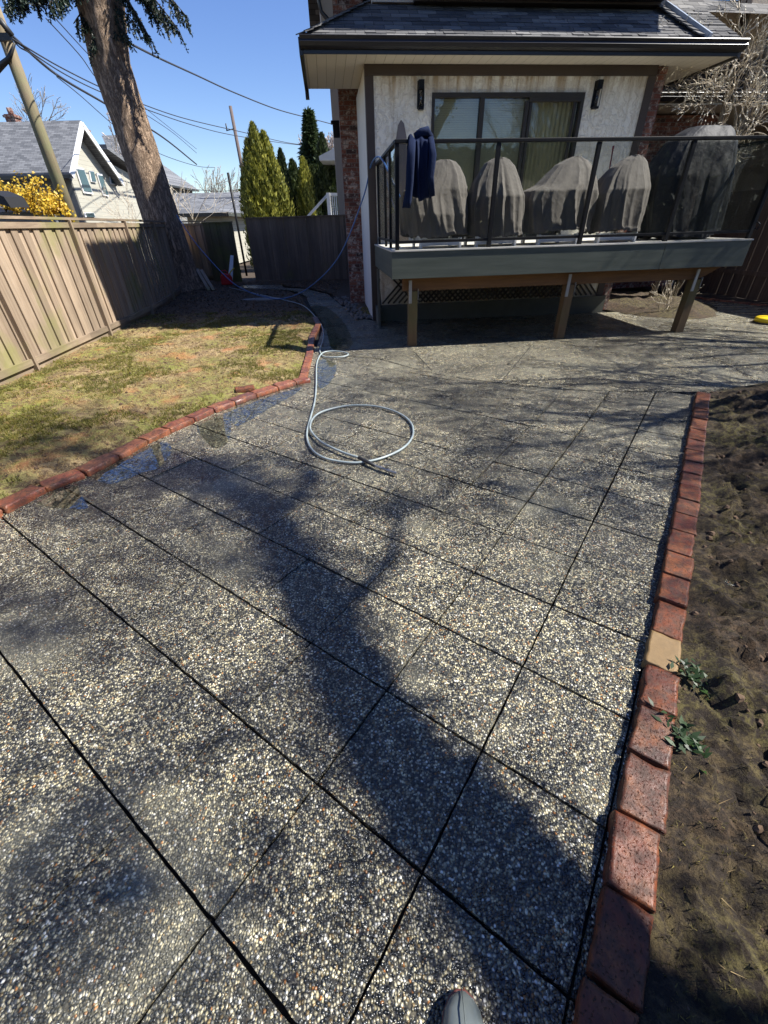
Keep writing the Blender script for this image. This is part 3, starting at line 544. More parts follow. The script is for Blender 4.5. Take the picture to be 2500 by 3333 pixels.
sft = thing('wooden_fence', 'brown side fence with wide boards at the right end of the deck', 'fence', sf[0], world=True); mb = MB(); d = (sf[1]-sf[0]); L = d.length; d.normalize()
for i in range(int(L/.3)):
    mb.bar(sf[0]+d*(i*.3+.15)+Vector((0, 0, .02)), sf[0]+d*(i*.3+.15)+Vector((0, 0, 2.15)), .022, .292, up=d)
mb.build('board_panel', FENCED, sft); mb = MB(); mb.bar(sf[0]+Vector((-.02, 0, .55)), sf[1]+Vector((-.02, 0, .55)), .04, .09); mb.build('rail', FENCED, sft)

# ---------------------------------------------------------------- fir tree by the fence
def noisy_trunk(path, rad, n=44, sub=10, amp=.03, flare=0):
    P = []; Rr = []
    for i in range(len(path)-1):
        for k in range(sub): t = k/sub; P.append(Vector(path[i]).lerp(Vector(path[i+1]), t)); Rr.append(rad[i]+(rad[i+1]-rad[i])*t)
    P.append(Vector(path[-1])); Rr.append(rad[-1]); mb = MB(); V = []; 
    for i, p in enumerate(P):
        for j in range(n):
            a = 2*math.pi*j/n; r = Rr[i]; c_, s_ = math.cos(a), math.sin(a)
            q = Vector((c_*r*5, s_*r*5, p.z*1.3)); r += amp*(noise.noise(q*1.6)+.6*noise.noise(q*4))+amp*1.6*noise.noise(Vector((c_*1.2, s_*1.2, p.z*.5)))
            if flare: fl = math.exp(-max(0, p.z)/.28); r += flare*fl*(.55+.45*math.sin(a*5+1.3))
            V.append(p+Vector((c_*r, s_*r, 0)))
    Fs = [(i*n+j, i*n+(j+1) % n, (i+1)*n+(j+1) % n, (i+1)*n+j) for i in range(len(P)-1) for j in range(n)]; mb.add(V, Fs, 0, True); return mb
fir = thing('fir_tree', 'tall fir tree with thick bare brown trunk against the left fence', 'tree', (-6.55, 15.8, 0), world=True)
lc = [gy(0.5*(a+b), y, 15.8) for a, b, y in [(500, 615, 800), (430, 545, 600), (370, 480, 400), (300, 420, 200), (262, 405, 50), (245, 403, 0)]]
rr = [.54, .505, .46, .47, .53, .56]
pth = [Vector((-6.50, 15.85, -.05)), Vector((-6.52, 15.82, .5))]+lc+[Vector((-6.6, 15.8, 8.2)), Vector((-6.4, 15.9, 12)), Vector((-6.3, 15.9, 17))]
noisy_trunk(pth, [.66, .57]+rr+[.48, .3, .05], flare=.28).build('trunk', TRUNK, fir)
def fir_sprigs(mb_leaf, br, start, dirn, L, rnd, droop=.35, dens=1.):
    start = Vector(start); dirn = Vector(dirn).normalized(); P = []; n = 9
    for i in range(n+1):
        t = i/n; P.append(start+dirn*L*t+Vector((0, 0, -droop*L*t*t)))
    br.tube(P, [.035*(1-i/(n+.5))+.006 for i in range(n+1)], 5)
    for i in range(1, n+1):
        for s_ in (-1, 1):
            for _ in range(int(3*dens)):
                p = P[i].lerp(P[i-1], rnd.random()); side = dirn.cross(Vector((0, 0, 1)))*s_; dd = (dirn*.6+side*rnd.uniform(.3, 1)+Vector((0, 0, -rnd.uniform(1.2, 3.2)))).normalized(); l = rnd.uniform(.25, .55)*(1.1-.4*i/n)
                e = p+dd*l; br.tube([p, p.lerp(e, .5)+Vector((0, 0, .03)), e], [.008, .006, .003], 3)
                k = int(l/.010)
                for q in range(k):
                    t = (q+1)/k; c = p.lerp(e, t); nd = (dd*.6+Vector((rnd.gauss(0, 1), rnd.gauss(0, 1), rnd.gauss(0, 1)))*.55).normalized()*rnd.uniform(.05, .08); wv = nd.cross(Vector((rnd.gauss(0, 1), rnd.gauss(0, 1), rnd.gauss(0, 1)))).normalized()*.013
                    mb_leaf.append([c-wv, c+nd*.5-wv*1.2, c+nd, c+nd*.5+wv*1.2])
rnd = random.Random(3); LF = []; br = MB()
tops = [(0, -20), (40, 10), (110, 10), (20, -60), (90, -40), (150, 20), (60, -20), (10, 10), (130, -60), (180, -10), (250, -60)]
for x, y in tops:
    p = gy(x, y-60, 14.2+rnd.random()*1.2); b0 = Vector((-6.6, 15.8, p.z+.9)); fir_sprigs(LF, br, b0, p-b0, (p-b0).length*1.05, rnd, .12, 1.6)
for x, y in [(250, 60), (225, 40), (280, 120), (410, 90), (425, 30)]:
    p = gy(x, y-10, 15.2); b0 = Vector((-6.6, 15.8, p.z+.35)); fir_sprigs(LF, br, b0, p-b0, (p-b0).length, rnd, .25, .6)
for x, y in [(500, 0), (540, 20), (455, 60), (560, -40), (470, -10)]:
    p = gy(x, y-30, 14.8+rnd.random()); b0 = Vector((-6.6, 15.8, p.z+1.3)); fir_sprigs(LF, br, b0, p-b0, (p-b0).length*1.1, rnd, .18, 1.5)
for k in range(7):                                    # crown above the frame
    z = rnd.uniform(12.5, 16.5); a = rnd.uniform(0, 6.28); fir_sprigs(LF, br, (-6.5, 15.85, z), (math.cos(a), math.sin(a), .1), (17.5-z)*.33+.5, rnd, .3, .7)
br.build('branch', BARKD, fir); soup('foliage', np.array([[tuple(p) for p in q] for q in LF]), FIRN, fir)

# ---------------------------------------------------------------- bare branching trees
def grow(mb, buds, p, d, L, r, depth, rnd, spread=.6, up=.15, budn=2, wig=.12, mat=0, minr=.0025, budr=.012):
    n = 4; P = [p]; dd = d.copy()
    for i in range(n):
        dd = (dd+Vector((rnd.gauss(0, wig), rnd.gauss(0, wig), rnd.gauss(0, wig)+up*.15))).normalized(); P.append(P[-1]+dd*L/n)
    r1 = max(minr, r*.62); mb.tube(P, [r+(r1-r)*i/n for i in range(n+1)], 7 if r > .05 else (5 if r > .015 else 3), mat, cap=False)
    if depth == 0:
        for _ in range(budn):
            c = P[-1].lerp(P[1], rnd.random()*.8) if _ else P[-1]; s_ = budr*rnd.uniform(.7, 1.4); dv = dd*s_*1.8
            a = dd.orthogonal().normalized()*s_*.55; b = dd.cross(a); buds.add([c, c+dv*.5+a, c+dv*.5+b, c+dv*.5-a, c+dv*.5-b, c+dv*1.2], [(0, 1, 2), (0, 2, 3), (0, 3, 4), (0, 4, 1), (5, 2, 1), (5, 3, 2), (5, 4, 3), (5, 1, 4)])
        return
    k = rnd.choice((2, 3, 3)) if depth > 1 else 3
    for i in range(k):
        t = 1 if i == 0 else rnd.uniform(.35, .95); q = P[int(t*n)] if t < 1 else P[-1]; ax = Vector((rnd.gauss(0, 1), rnd.gauss(0, 1), rnd.gauss(0, .8))); ax = (ax-dd*ax.dot(dd)).normalized()
        nd = (dd+ax*(spread*(.4 if i == 0 else 1))*rnd.uniform(.7, 1.3)+Vector((0, 0, up))).normalized(); grow(mb, buds, q, nd, L*rnd.uniform(.62, .86), r1 if i == 0 else r1*.75, depth-1, rnd, spread, up, budn, wig, mat, minr, budr)
def bare_tree(name, lab, base, stems, rnd, depth=4, spread=.6, up=.15, budn=2, bark=BARKG, bud=BUD, group=None, budr=.012, cat='tree', budname='buds', minr=.0025, trunk=None, L=1.2):
    t = thing(name, lab, cat, base, world=True, group=group); mb = MB(); bu = MB()
    if trunk: mb.tube(trunk[0], trunk[1], 9, wob=.2, cap=True)
    for p, d, l, r in stems: grow(mb, bu, Vector(p), Vector(d).normalized(), l, r, depth, rnd, spread, up, budn, minr=minr, budr=budr)
    mb.build('trunk', bark, t)
    if bu.f: tag(bu.build(budname, bud, t), kind='stuff')
    return t
# magnolia at the right of the deck
base = HL(6.55, .9, .05); rnd = random.Random(11)
def HP(x, y, Y): v = onv(x, y, Y); return HL(v.x, v.y, v.z)
tw = MB(); mag = thing('magnolia_tree', 'many stemmed magnolia with pale buds growing beside the right end of the deck', 'tree', base, world=True); mb = MB(); bu = MB()
mainst = [([(2105, 985), (2150, 900), (2215, 780), (2270, 640), (2300, 545), (2330, 440), (2360, 330), (2395, 190), (2440, 40)], .055), ([(2150, 985), (2200, 880), (2290, 700), (2390, 440), (2392, 340), (2370, 260), (2345, 200)], .035),
          ([(2200, 960), (2300, 720), (2400, 440), (2440, 330), (2480, 230), (2500, 120)], .04), ([(2230, 960), (2330, 700), (2405, 440), (2470, 350), (2540, 250)], .045), ([(2190, 970), (2290, 690), (2396, 440), (2420, 330), (2430, 240), (2450, 180)], .028)]
for pts, r in mainst:
    P = [HP(x, y, .75-.03*i) for i, (x, y) in enumerate(pts)]; P[0] = Vector((P[0].x, P[0].y, -.05)); mb.tube(P, [r*(1.15-.75*i/len(P)) for i in range(len(P))], 8, wob=.25)
    for i in range(3, len(P)):
        for _ in range(2 if i > 3 else 1):
            d = Vector((rnd.uniform(-1, .8), rnd.uniform(-1.0, .5), rnd.uniform(-.05, .75))); grow(tw, bu, P[i].lerp(P[i-1], rnd.random()), d.normalized(), rnd.uniform(.35, .62), r*.30, 3, rnd, .75, .10, 3, wig=.2, minr=.0035, budr=.015)
for x, y, x2, y2 in [(2330, 330, 2130, 270), (2345, 200, 2150, 175), (2360, 330, 2235, 350), (2400, 190, 2240, 145), (2430, 240, 2290, 240), (2395, 330, 2440, 360)]:
    a, b = HP(x, y, .6), HP(x2, y2, .1); mb.tube([a, a.lerp(b, .5)+Vector((0, 0, .05)), b], [.014, .009, .005], 4, cap=False)
    for _ in range(9): t = rnd.random(); grow(tw, bu, a.lerp(b, t), ((b-a).normalized()+Vector((rnd.uniform(-.5, .5), rnd.uniform(-.5, .5), rnd.uniform(0, .9)))).normalized(), .25, .006, 2, rnd, .8, .12, 3, wig=.2, minr=.0035, budr=.015)
mb.build('trunk', BARKG, mag); tw.build('twigs', TWIG, mag); tag(bu.build('buds', BUD, mag), kind='stuff')
rnd = random.Random(5)
bare_tree('bare_shrub', 'low twiggy shrub with reddish stems behind the right deck post', HL(6.1, -.75, .1), [(HL(6.1+rnd.uniform(-.2, .25), -.75+rnd.uniform(-.15, .15), .08), (rnd.uniform(-.6, .8), rnd.uniform(-.4, .3), 1), .28, .008) for _ in range(9)], rnd, 2, .6, .1, 2, TWIG, BUD, cat='shrub', budr=.009)

# shade casters standing right of the picture (their shadows cross the paving)
def up_sun(px, py, z): P = gz(px, py); return P+SD*(z/SD.z)
rnd = random.Random(21)
TS = [up_sun(1930, 3330, 3.0), up_sun(1730, 2985, 4.0), up_sun(1500, 2696, 4.8), up_sun(1335, 2520, 5.3), up_sun(1178, 2262, 6.0), up_sun(1040, 1972, 6.8)]
base = Vector((TS[0].x-.55, TS[0].y-1.2, 0))
leant = thing('leaning_tree', 'leaning forked tree outside the right edge, seen only by its shadow on the paving', 'tree', base, world=True); mb = MB(); bu = MB()
mb.tube([base+Vector((-.05, -.1, -.1)), base+Vector((.1, .35, .9))]+TS, [.25, .21, .19, .175, .165, .16, .145, .125], 14, wob=.3)
for pts, zz, r in [([(925, 1782), (855, 1655), (720, 1570), (600, 1510)], [7.3, 7.9, 8.5, 9.2], .155), ([(1200, 1890), (1268, 1830), (1292, 1722), (1285, 1600)], [7.0, 7.3, 7.7, 8.1], .065)]:
    P = [TS[-1].lerp(TS[-2], .15)]+[up_sun(x, y, z) for (x, y), z in zip(pts, zz)]; mb.tube(P, [r*(1-.14*i) for i in range(len(P))], 9, wob=.3)
    for i in range(1, len(P)):
        for _ in range(1): grow(mb, bu, P[i].lerp(P[i-1], rnd.random()), Vector((rnd.uniform(-1, .6), rnd.uniform(-.2, 1), rnd.uniform(-.1, .9))).normalized(), rnd.uniform(.7, 1.3), r*.42, 3, rnd, .7, .1, 1, wig=.16, minr=.006)
L_ = []  # leaves added along the trunk to soften and break up its shadow edge
for a_, b_ in list(zip(TS, TS[1:]))+[(TS[-1], up_sun(925, 1782, 7.3)), (up_sun(925, 1782, 7.3), up_sun(855, 1655, 7.9)), (up_sun(855, 1655, 7.9), up_sun(700, 1560, 8.6))]:
    for _ in range(150):
        c = a_.lerp(b_, rnd.random())+Vector((rnd.gauss(0, .13), rnd.gauss(0, .13), rnd.gauss(0, .1))); a = Vector((rnd.gauss(0, 1), rnd.gauss(0, 1), rnd.gauss(0, 1))).normalized()*.05; b = a.orthogonal().normalized()*.035; L_.append([c-a, c-b, c+a, c+b])
for px_, py_, z_, r_, n_ in [(740, 1560, 8.6, .22, 380), (640, 1520, 9, .25, 260), (1285, 1640, 8.3, .12, 90), (1120, 1330, 9, .4, 260), (1250, 1240, 9, .4, 220), (40, 2010, 8.5, .34, 420), (330, 1610, 9, .30, 300), (150, 1490, 9, .55, 900), (260, 1380, 9, .4, 300), (600, 2330, 8.2, .22, 130), (80, 2900, 7.5, .25, 220), (620, 1690, 8.5, .22, 150), (1460, 1290, 9, .4, 260), (1750, 1580, 8, .25, 200), (1600, 1420, 8, .3, 220), (1980, 1650, 8, .22, 180), (420, 2850, 7.5, .2, 130)]:  # unseen leaf clumps added up-sun to cast soft blots of shade
    c0 = up_sun(px_, py_, z_); j0 = TS[-1] if py_ < 1700 else TS[-2]; mb.tube([j0, j0.lerp(c0, .5)+Vector((0, 0, .5)), c0], [.012, .009, .006], 4)
    for _ in range(n_):
        c = c0+Vector((rnd.gauss(0, r_), rnd.gauss(0, r_*.8), rnd.gauss(0, .4))); a = Vector((rnd.gauss(0, 1), rnd.gauss(0, 1), rnd.gauss(0, 1))).normalized()*.06; b = a.orthogonal().normalized()*.035; L_.append([c-a, c-b, c+a, c+b])
soup('foliage', np.array([[tuple(v) for v in q] for q in L_]), CEDARD, leant)
mb.build('trunk', BARKD, leant)
if bu.f: tag(bu.build('buds', BUD, leant), kind='stuff')
for k, (bx, by, sd, lab) in enumerate([(7.6, 4.4, 4, 'bare maple outside the right edge, casting streaks on the far paving'), (8.4, 1.6, 9, 'bare cherry outside the right edge, casting streaks on the mossy bed'), (9.3, 6.4, 14, 'bare maple furthest back outside the right edge, shading the poured slab')]):
    rnd = random.Random(sd); st = [((bx, by, 2.1), (rnd.uniform(-.8, .3), rnd.uniform(-.7, .7), 1), 1.6, .065) for _ in range(8)]
    bare_tree('bare_tree', lab, (bx, by, 0), st, rnd, 5, .62, .12, 1, BARKD, trunk=([(bx, by, -.1), (bx+.05, by, 1.2), (bx, by, 2.2)], [.16, .13, .10]), minr=.005)

# ---------------------------------------------------------------- house
HOUSE = thing('brick_house', 'cream stucco and brick house with dark shingle eave behind the deck', 'house', HO, HR)
H = HOUSE
def hb(name, mats, boxes, bevel=0):
    mb = MB()
    for b in boxes: mb.box(*b[:6], b[6] if len(b) > 6 else 0)
    return mb.build(name, mats, H, bevel=bevel)
# stucco bay, opening for the glass door 1.13..3.83 x 1.42..3.50
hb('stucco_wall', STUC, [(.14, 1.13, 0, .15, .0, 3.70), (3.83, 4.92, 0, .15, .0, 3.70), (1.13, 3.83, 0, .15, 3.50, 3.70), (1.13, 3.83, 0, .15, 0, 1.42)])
hb('side_wall', plain('white_side_board', (.74, .72, .66), .7, .1, 4, .3), [(.002, .13, .125, 2.2, 0, 3.83)])
hb('corner_trim', TRIM, [(0, .14, -.022, .12, .0, 3.70), (4.92, 5.06, -.022, .12, .0, 3.70), (0, 5.06, -.024, .12, 3.702, 3.83)], .003)
hb('brick_wall', WBR, [(-.36, .20, 2.2, 2.42, -.05, 8.)])
hb('brick_pilaster', WBR, [(5.065, 5.27, .03, 1.5, 0, 3.82)]); hb('wing_wall', WBR, [(5.2, 9.05, 3.2, 3.4, 0, 3.70)])
hb('upper_wall', STUC2, [(5.3, 12, .95, 1.15, 4.2, 8.2), (0.2, 5.25, .42, .6, 4.62, 6.6), (-.60, -.362, 2.25, 3.0, 4.72, 7)])
for _b in [(7.02, 7.12, .92, .95, 4.2, 7.5), (5.38, 5.48, .92, .95, 4.9, 7.5), (9.2, 9.34, .92, .95, 4.2, 7.5)]: hb('upper_trim', TRIM, [_b])
# upper bay underside above the lower roof
hb('upper_bay', [TRIM, GUTTER], [(.86, 5.02, .30, .44, 4.60, 6.6), (.86, 5.02, .12, .30, 4.63, 4.80, 1)])
hb('upper_eave', [SOFF, GUTTER], [(-.92, 6.6, -.56, 3.0, 6.35, 6.42), (-.98, 6.65, -.66, -.56, 6.36, 6.50, 1), (-.98, -.92, -.56, 3, 6.34, 6.5, 1)])
# gable block behind (its left face throws the big shadow over the back of the yard)
mb = MB(); mb.prism([(.02, 2.43, 0), (.02, 10.2, 0), (.02, 10.2, 6.8), (.02, 6.4, 9.0), (.02, 2.43, 7.0)], (.12, 0, 0)); mb.build('gable_wall', WBR, H)
mb = MB(); mb.prism([(-.8, 1.9, 6.75), (-.8, 6.4, 8.85), (-.8, 10.6, 6.5), (-.8, 10.6, 6.38), (-.8, 6.4, 8.70), (-.8, 1.9, 6.62)], (14, 0, 0)); mb.build('main_roof', SHG, H)
hb('back_wall', STUC2, [(-.3, 12, 10.0, 10.2, 0, 6.5), (11.8, 12, 1.2, 10.2, 0, 6.6)])
# lower roof: real shingle courses
EX0, EX1, EY, EZ = -.97, 6.05, -.58, 3.985
mb = MB(); rs = random.Random(2); rise, run, n = .62, 1.05, 11; ridge = MB()
for k in range(n):
    t0, t1 = k/n, (k+1)/n+.02; y0, z0, y1, z1 = EY+run*t0, EZ+rise*t0, EY+run*t1, EZ+rise*t1; x = EX0+t0*1.06; xe = EX1-t0*.10
    while x < xe:
        wd = rs.uniform(.10, .21); x2 = min(x+wd, xe); th = rs.choice((.010, .017)); jog = rs.choice((0, .012, .0)); mb.add([(x, y0-jog, z0+th-.002), (x2-.002, y0-jog, z0+th-.002), (x2-.002, y1, z1+.002), (x, y1, z1+.002), (x, y0-jog, z0-.01), (x2-.002, y0-jog, z0-.01)], [(0, 1, 2, 3), (4, 5, 1, 0)]); x = x2
mb.add([(EX0, EY, EZ-.008), (EX1, EY, EZ-.008), (EX1-.1, EY+run, EZ+rise-.008), (EX0+1.06, EY+run, EZ+rise-.008)], [(0, 1, 2, 3)])
mb.add([(EX0, EY, EZ-.004), (EX0+1.06, EY+run, EZ+rise-.004), (EX0+1.06, 2.2, EZ+rise-.004), (EX0, 2.2, EZ-.004)], [(0, 1, 2, 3)])
mb.build('eave_roof', SHG, H)
mb = MB()
for k in range(9):
    a = Vector((EX0, EY, EZ)).lerp(Vector((EX0+1.06, EY+run, EZ+rise)), k/9); b = Vector((EX0, EY, EZ)).lerp(Vector((EX0+1.06, EY+run, EZ+rise)), (k+1.1)/9); mb.bar(a+Vector((0, 0, .034)), b+Vector((0, 0, .020)), .20, .012)
mb.build('hip_cap', SHG, H); mb = MB()
for k in range(8):
    A0, B0 = Vector((5.33, EY+.04, EZ+.05)), Vector((5.05, EY+run, EZ+rise+.05)); a = A0.lerp(B0, k/8); b = A0.lerp(B0, (k+1.1)/8); mb.bar(a+Vector((0, 0, .025)), b+Vector((0, 0, .010)), .13, .014)
mb.build('hip_cap', SHG, H)
mb = MB(); A0, B0 = Vector((5.47, EY+.02, EZ+.05)), Vector((5.18, EY+run, EZ+rise+.07)); mb.bar(A0, B0, .05, .07); mb.bar(B0, Vector((6.1, .93, 4.62)), .05, .04); mb.build('flashing', plain('bluish_flashing', (.42, .48, .58), .35, .1, 10, .1, .5), H)
mb = MB(); mb.add([(5.1, EY+run-.02, EZ+rise-.02), (EX1+4, EY+run-.3, EZ+rise-.15), (EX1+4, 1.0, 4.75), (5.0, 1.0, 4.95)], [(0, 1, 2, 3)]); mb.build('upper_roof_strip', SHG, H)
# gutter (K profile), soffit, rake boards
prof = [(-.03, .0), (-.075, .02), (-.10, .06), (-.085, .085), (-.105, .12), (-.10, .128), (0, .128), (0, 0)]
mb = MB(); mb.prism([(EX0-.02, EY+.02+y, 3.862+z) for y, z in prof], (EX1-EX0+.06, 0, 0)); mb.build('gutter', GUTTER, H)
hb('fascia_board', GUTTER, [(EX0+.02, EX1, EY+.022, EY+.045, 3.815, 3.975), (EX0-.04, EX0+.015, EY+.03, 1.52, 3.80, 3.99), (EX1+.0, EX1+.05, EY+.03, 1.5, 3.80, 3.99), (EX0-.04, EX0+.03, 1.50, 1.60, 3.70, 4.0)], .003)
mb = MB(); mb.add([(EX0+.02, EY+.04, 3.834), (EX1, EY+.04, 3.834), (EX1, 1.5, 3.834), (5.0, 1.5, 3.834), (5.0, .02, 3.834), (0.02, .02, 3.834), (0.02, 1.5, 3.834), (EX0+.02, 1.5, 3.834)], [(0, 5, 4, 1), (1, 4, 3, 2), (0, 7, 6, 5)]); mb.build('soffit', SOFF, H)
# wing on the right
mb = MB(); y0 = 2.35
for k in range(10):
    t0, t1 = k/10, (k+1)/10+.01; mb.add([(5.3, y0+1.3*t0, 3.93+.8*t0+.02), (13, y0+1.3*t0, 3.93+.8*t0+.02), (13, y0+1.3*t1, 3.93+.8*t1), (5.3, y0+1.3*t1, 3.93+.8*t1), (5.3, y0+1.3*t0, 3.93+.8*t0), (13, y0+1.3*t0, 3.93+.8*t0)], [(0, 1, 2, 3), (4, 5, 1, 0)])
mb.build('wing_roof', SHG, H)
mb = MB(); mb.prism([(5.35, y0-.03+y, 3.79+z) for y, z in prof], (7.6, 0, 0)); mb.build('wing_gutter', GUTTER, H)
hb('wing_soffit', SOFF, [(5.35, 13, y0, 6, 3.74, 3.76)])
hb('wing_arch', STUC2, [(9.05, 9.12, 3.15, 6, 0, 3.74)])
# glass door: frame, panes, blinds, dark room
hb('door_frame', plain('bronze_frame', (.028, .024, .019), .6, .1, 5, 0), [(1.13, 1.18, -.025, .06, 1.42, 3.50), (3.77, 3.83, -.025, .06, 1.42, 3.50), (1.18, 3.77, -.025, .06, 3.44, 3.50), (1.18, 3.77, -.025, .06, 1.42, 1.47), (1.97, 2.05, -.022, .055, 1.47, 3.44), (2.78, 2.84, -.020, .05, 1.47, 3.40), (2.86, 2.91, .0, .03, 1.47, 3.40), (3.66, 3.71, .0, .03, 1.47, 3.40), (2.84, 3.77, -.020, .04, 3.385, 3.44)], .003)
hb('door_pane', WING, [(1.18, 1.97, .022, .028, 1.47, 3.44)]); hb('door_pane', WING, [(2.05, 2.78, .022, .028, 1.47, 3.44)]); hb('door_pane', WING, [(2.84, 3.77, .032, .038, 1.47, 3.40)])
mb = MB()
for x0, x1 in ((1.19, 1.96), (2.06, 2.93)):
    z = 1.5
    while z < 3.42:
        M_ = Matrix.Translation((0, .055, z)) @ Matrix.Rotation(R(68), 4, 'X'); mb.box(x0, x1, -.016, .016, -.0009, .0009, 0, M_); z += .030
mb.build('blind', BLIND, H)
hb('room', DARKIN, [(1.0, 4.0, 1.2, 1.25, 1.3, 3.7), (.95, 1.0, .16, 1.25, 1.3, 3.7), (4., 4.05, .16, 1.25, 1.3, 3.7), (1, 4, .16, 1.25, 3.65, 3.7), (1, 4, .16, 1.2, 1.3, 1.35)])
CURT = plain('sheer_curtain', (.36, .34, .22), .8, .25, 3, .3); mb = MB(); V = []
for i in range(60):
    x = 2.95+i*.0145; V += [(x, .16+.018*math.sin(i*1.1), 1.45), (x, .16+.018*math.sin(i*1.1+.3), 3.42)]
mb.add(V, [(2*i, 2*i+2, 2*i+3, 2*i+1) for i in range(59)], 0, True); mb.build('curtain', CURT, H)
# upper right window
hb('upper_window', mat_glass('blue_window', (.1, .1, .1), .5), [(5.75, 6.9, .935, .945, 4.85, 6.2)]); hb('upper_window_frame', TRIM, [(5.68, 5.75, .91, .95, 4.8, 6.2), (6.9, 6.98, .91, .95, 4.8, 6.2), (5.68, 6.98, .91, .95, 4.74, 4.80)])
# wall lamps
LGL = mat_glass('lamp_glass', (.8, .8, .8), .05)
for X_, lab in ((.93, None), (4.03, None)):
    l = MB(); l.box(X_-.055, X_+.055, -.015, .0, 3.30, 3.64); l.box(X_-.045, X_+.045, -.11, -.015, 3.53, 3.64); l.box(X_-.045, X_+.045, -.11, -.015, 3.28, 3.31)
    for sx in (-.042, .042):
        for sy in (-.107, -.02): l.box(X_+sx-.004, X_+sx+.004, sy-.004, sy+.004, 3.30, 3.54)
    lo = l.build('wall_lamp', BLACKM, H); q = MB(); q.lathe([(.022, 0), (.022, .2)], 14, (X_, -.06, 3.32)); q.build('lamp_glass', LGL, lo)
# downpipe and vent at the left corner of the upper storey
mb = MB(); mb.tube([(-.62, 2.15, 7), (-.62, 2.15, 5.15), (-.58, 2.14, 4.98), (-.40, 2.16, 4.84), (-.33, 2.16, 4.80)], .035, 10); mb.build('downpipe', GUTTER, H); hb('vent_hood', BLACKM, [(-.50, -.362, 2.5, 2.62, 3.28, 3.50), (-.54, -.362, 2.46, 2.66, 3.50, 3.54)])
mb = MB(); mb.box(-.40, -.36, 3, 3.4, 4.5, 8); mb.build('window_trim', WHITE, H)

# ---------------------------------------------------------------- deck
DECK = thing('deck', 'raised deck with grey green fascia and black glass railing on wooden posts', 'deck', HO, HR); D = DECK
def db(name, mats, boxes, bevel=0, parent=D):
    mb = MB()
    for b in boxes: mb.box(*b[:6], b[6] if len(b) > 6 else 0)
    return mb.build(name, mats, parent, bevel=bevel)
db('fascia', FASC, [(.08, 4.32, -2.575, -2.535, 1.02, 1.365), (4.325, 5.75, -2.575, -2.535, 1.02, 1.365), (.08, .12, -2.533, -.02, 1.02, 1.365), (5.71, 5.75, -2.533, -.02, 1.02, 1.365)], .003)
db('decking', DECKF, [(.07, 5.76, -2.585, -.03, 1.367, 1.385)])
db('joist', BEAMW, [(x, x+.045, -2.53, -.05, 1.03, 1.25) for x in np.arange(.5, 5.6, .41)])
mb = MB(); mb.prism([(.28, -2.36, .83), (5.25, -2.36, .83), (5.62, -2.36, 1.015), (.28, -2.36, 1.015)], (0, .09, 0)); mb.build('beam', BEAMW, D, bevel=.003)
for X_, w_ in ((.44, .14), (3.02, .14), (5.22, .145)):
    q = MB(); q.box(X_-w_/2, X_+w_/2, -2.39, -2.25, 0, .83); q.build('post', POSTW, D, bevel=.006)
    q = MB(); q.box(X_-.075, X_-.028, -2.41, -2.392, .66, .98); q.box(X_+.072, X_+.079, -2.4, -2.36, .70, .86); q.build('post_bracket', plain('galvanised', (.42, .42, .40), .5, .2, 30, .1, .6) if X_ < 1 else bpy.data.materials['galvanised'], D)
LAT = mat_wood('grey_lattice', (.07, .06, .045), (.04, .035, .028), 'x'); mb = MB()
for x in np.arange(-.6, 5.0, .115):
    for s_ in (1, -1):
        a = Vector((x if s_ > 0 else x+.68, -.035+(.010 if s_ > 0 else 0), .33)); b = a+Vector((.68*s_, 0, .68)); 
        if min(a.x, b.x) < .1 or max(a.x, b.x) > 5: continue
        mb.bar(a, b, .008, .035, up=Vector((0, 0, 1)))
for y in np.arange(-.55, .1, .1):
    for s_ in (1, -1):
        a = Vector((.11+.01*s_, y if s_ > 0 else y+.5, .34)); b = a+Vector((0, .5*s_, .5))
        if min(a.y, b.y) < -.56 or max(a.y, b.y) > 0: continue
        mb.bar(a, b, .008, .035, up=Vector((1, 0, 0)))
mb.build('lattice', LAT, D)
db('skirt_board', POSTW if False else plain('grey_skirt', (.10, .105, .085), .8, .3, 6, .4), [(.06, 5.1, -.10, -.045, -.02, .31), (.055, .10, -.6, -.10, -.02, .31), (.055, .10, -.62, -.555, .31, 1.01)])
RX = [.17, 1.54, 2.95, 4.33, 5.72]
for X_ in RX: db('railing_post', BLACKM, [(X_-.027, X_+.027, -2.53, -2.475, 1.386, 2.556)], .003)
for Y_ in (-1.78, -1.15, -.10): db('railing_post', BLACKM, [(.15, .19, Y_-.02, Y_+.02, 1.386, 2.56)], .003)
db('top_rail', BLACKM, [(.14, 5.76, -2.535, -2.465, 2.56, 2.60), (.135, .205, -2.463, -.03, 2.56, 2.60), (5.69, 5.76, -2.463, -.9, 2.56, 2.60)], .006)
db('bottom_rail', BLACKM, [(.192, 5.7, -2.52, -2.49, 1.465, 1.50), (.155, .185, -2.48, -.03, 1.465, 1.50), (5.71, 5.74, -2.48, -.9, 1.465, 1.50)], .003)
for a, b in zip(RX, RX[1:]): db('glass_pane', RAILG, [(a+.023, b-.023, -2.508, -2.502, 1.501, 2.559)])
for a, b in ((-2.48, -1.80), (-1.76, -1.17), (-1.13, -.12)): db('glass_pane', RAILG, [(.167, .173, a, b, 1.501, 2.559)])
db('glass_pane', RAILG, [(5.722, 5.728, -2.48, -.9, 1.501, 2.559)]); db('railing_post', BLACKM, [(5.70, 5.74, -.92, -.88, 1.386, 2.56)])
mb = MB(); mb.tube([(5.78, -2.49, 1.52), (5.83, -2.5, 1.50), (5.84, -2.5, 1.57), (5.79, -2.49, 1.60)], .010, 6); mb.build('hook', BLACKM, D)

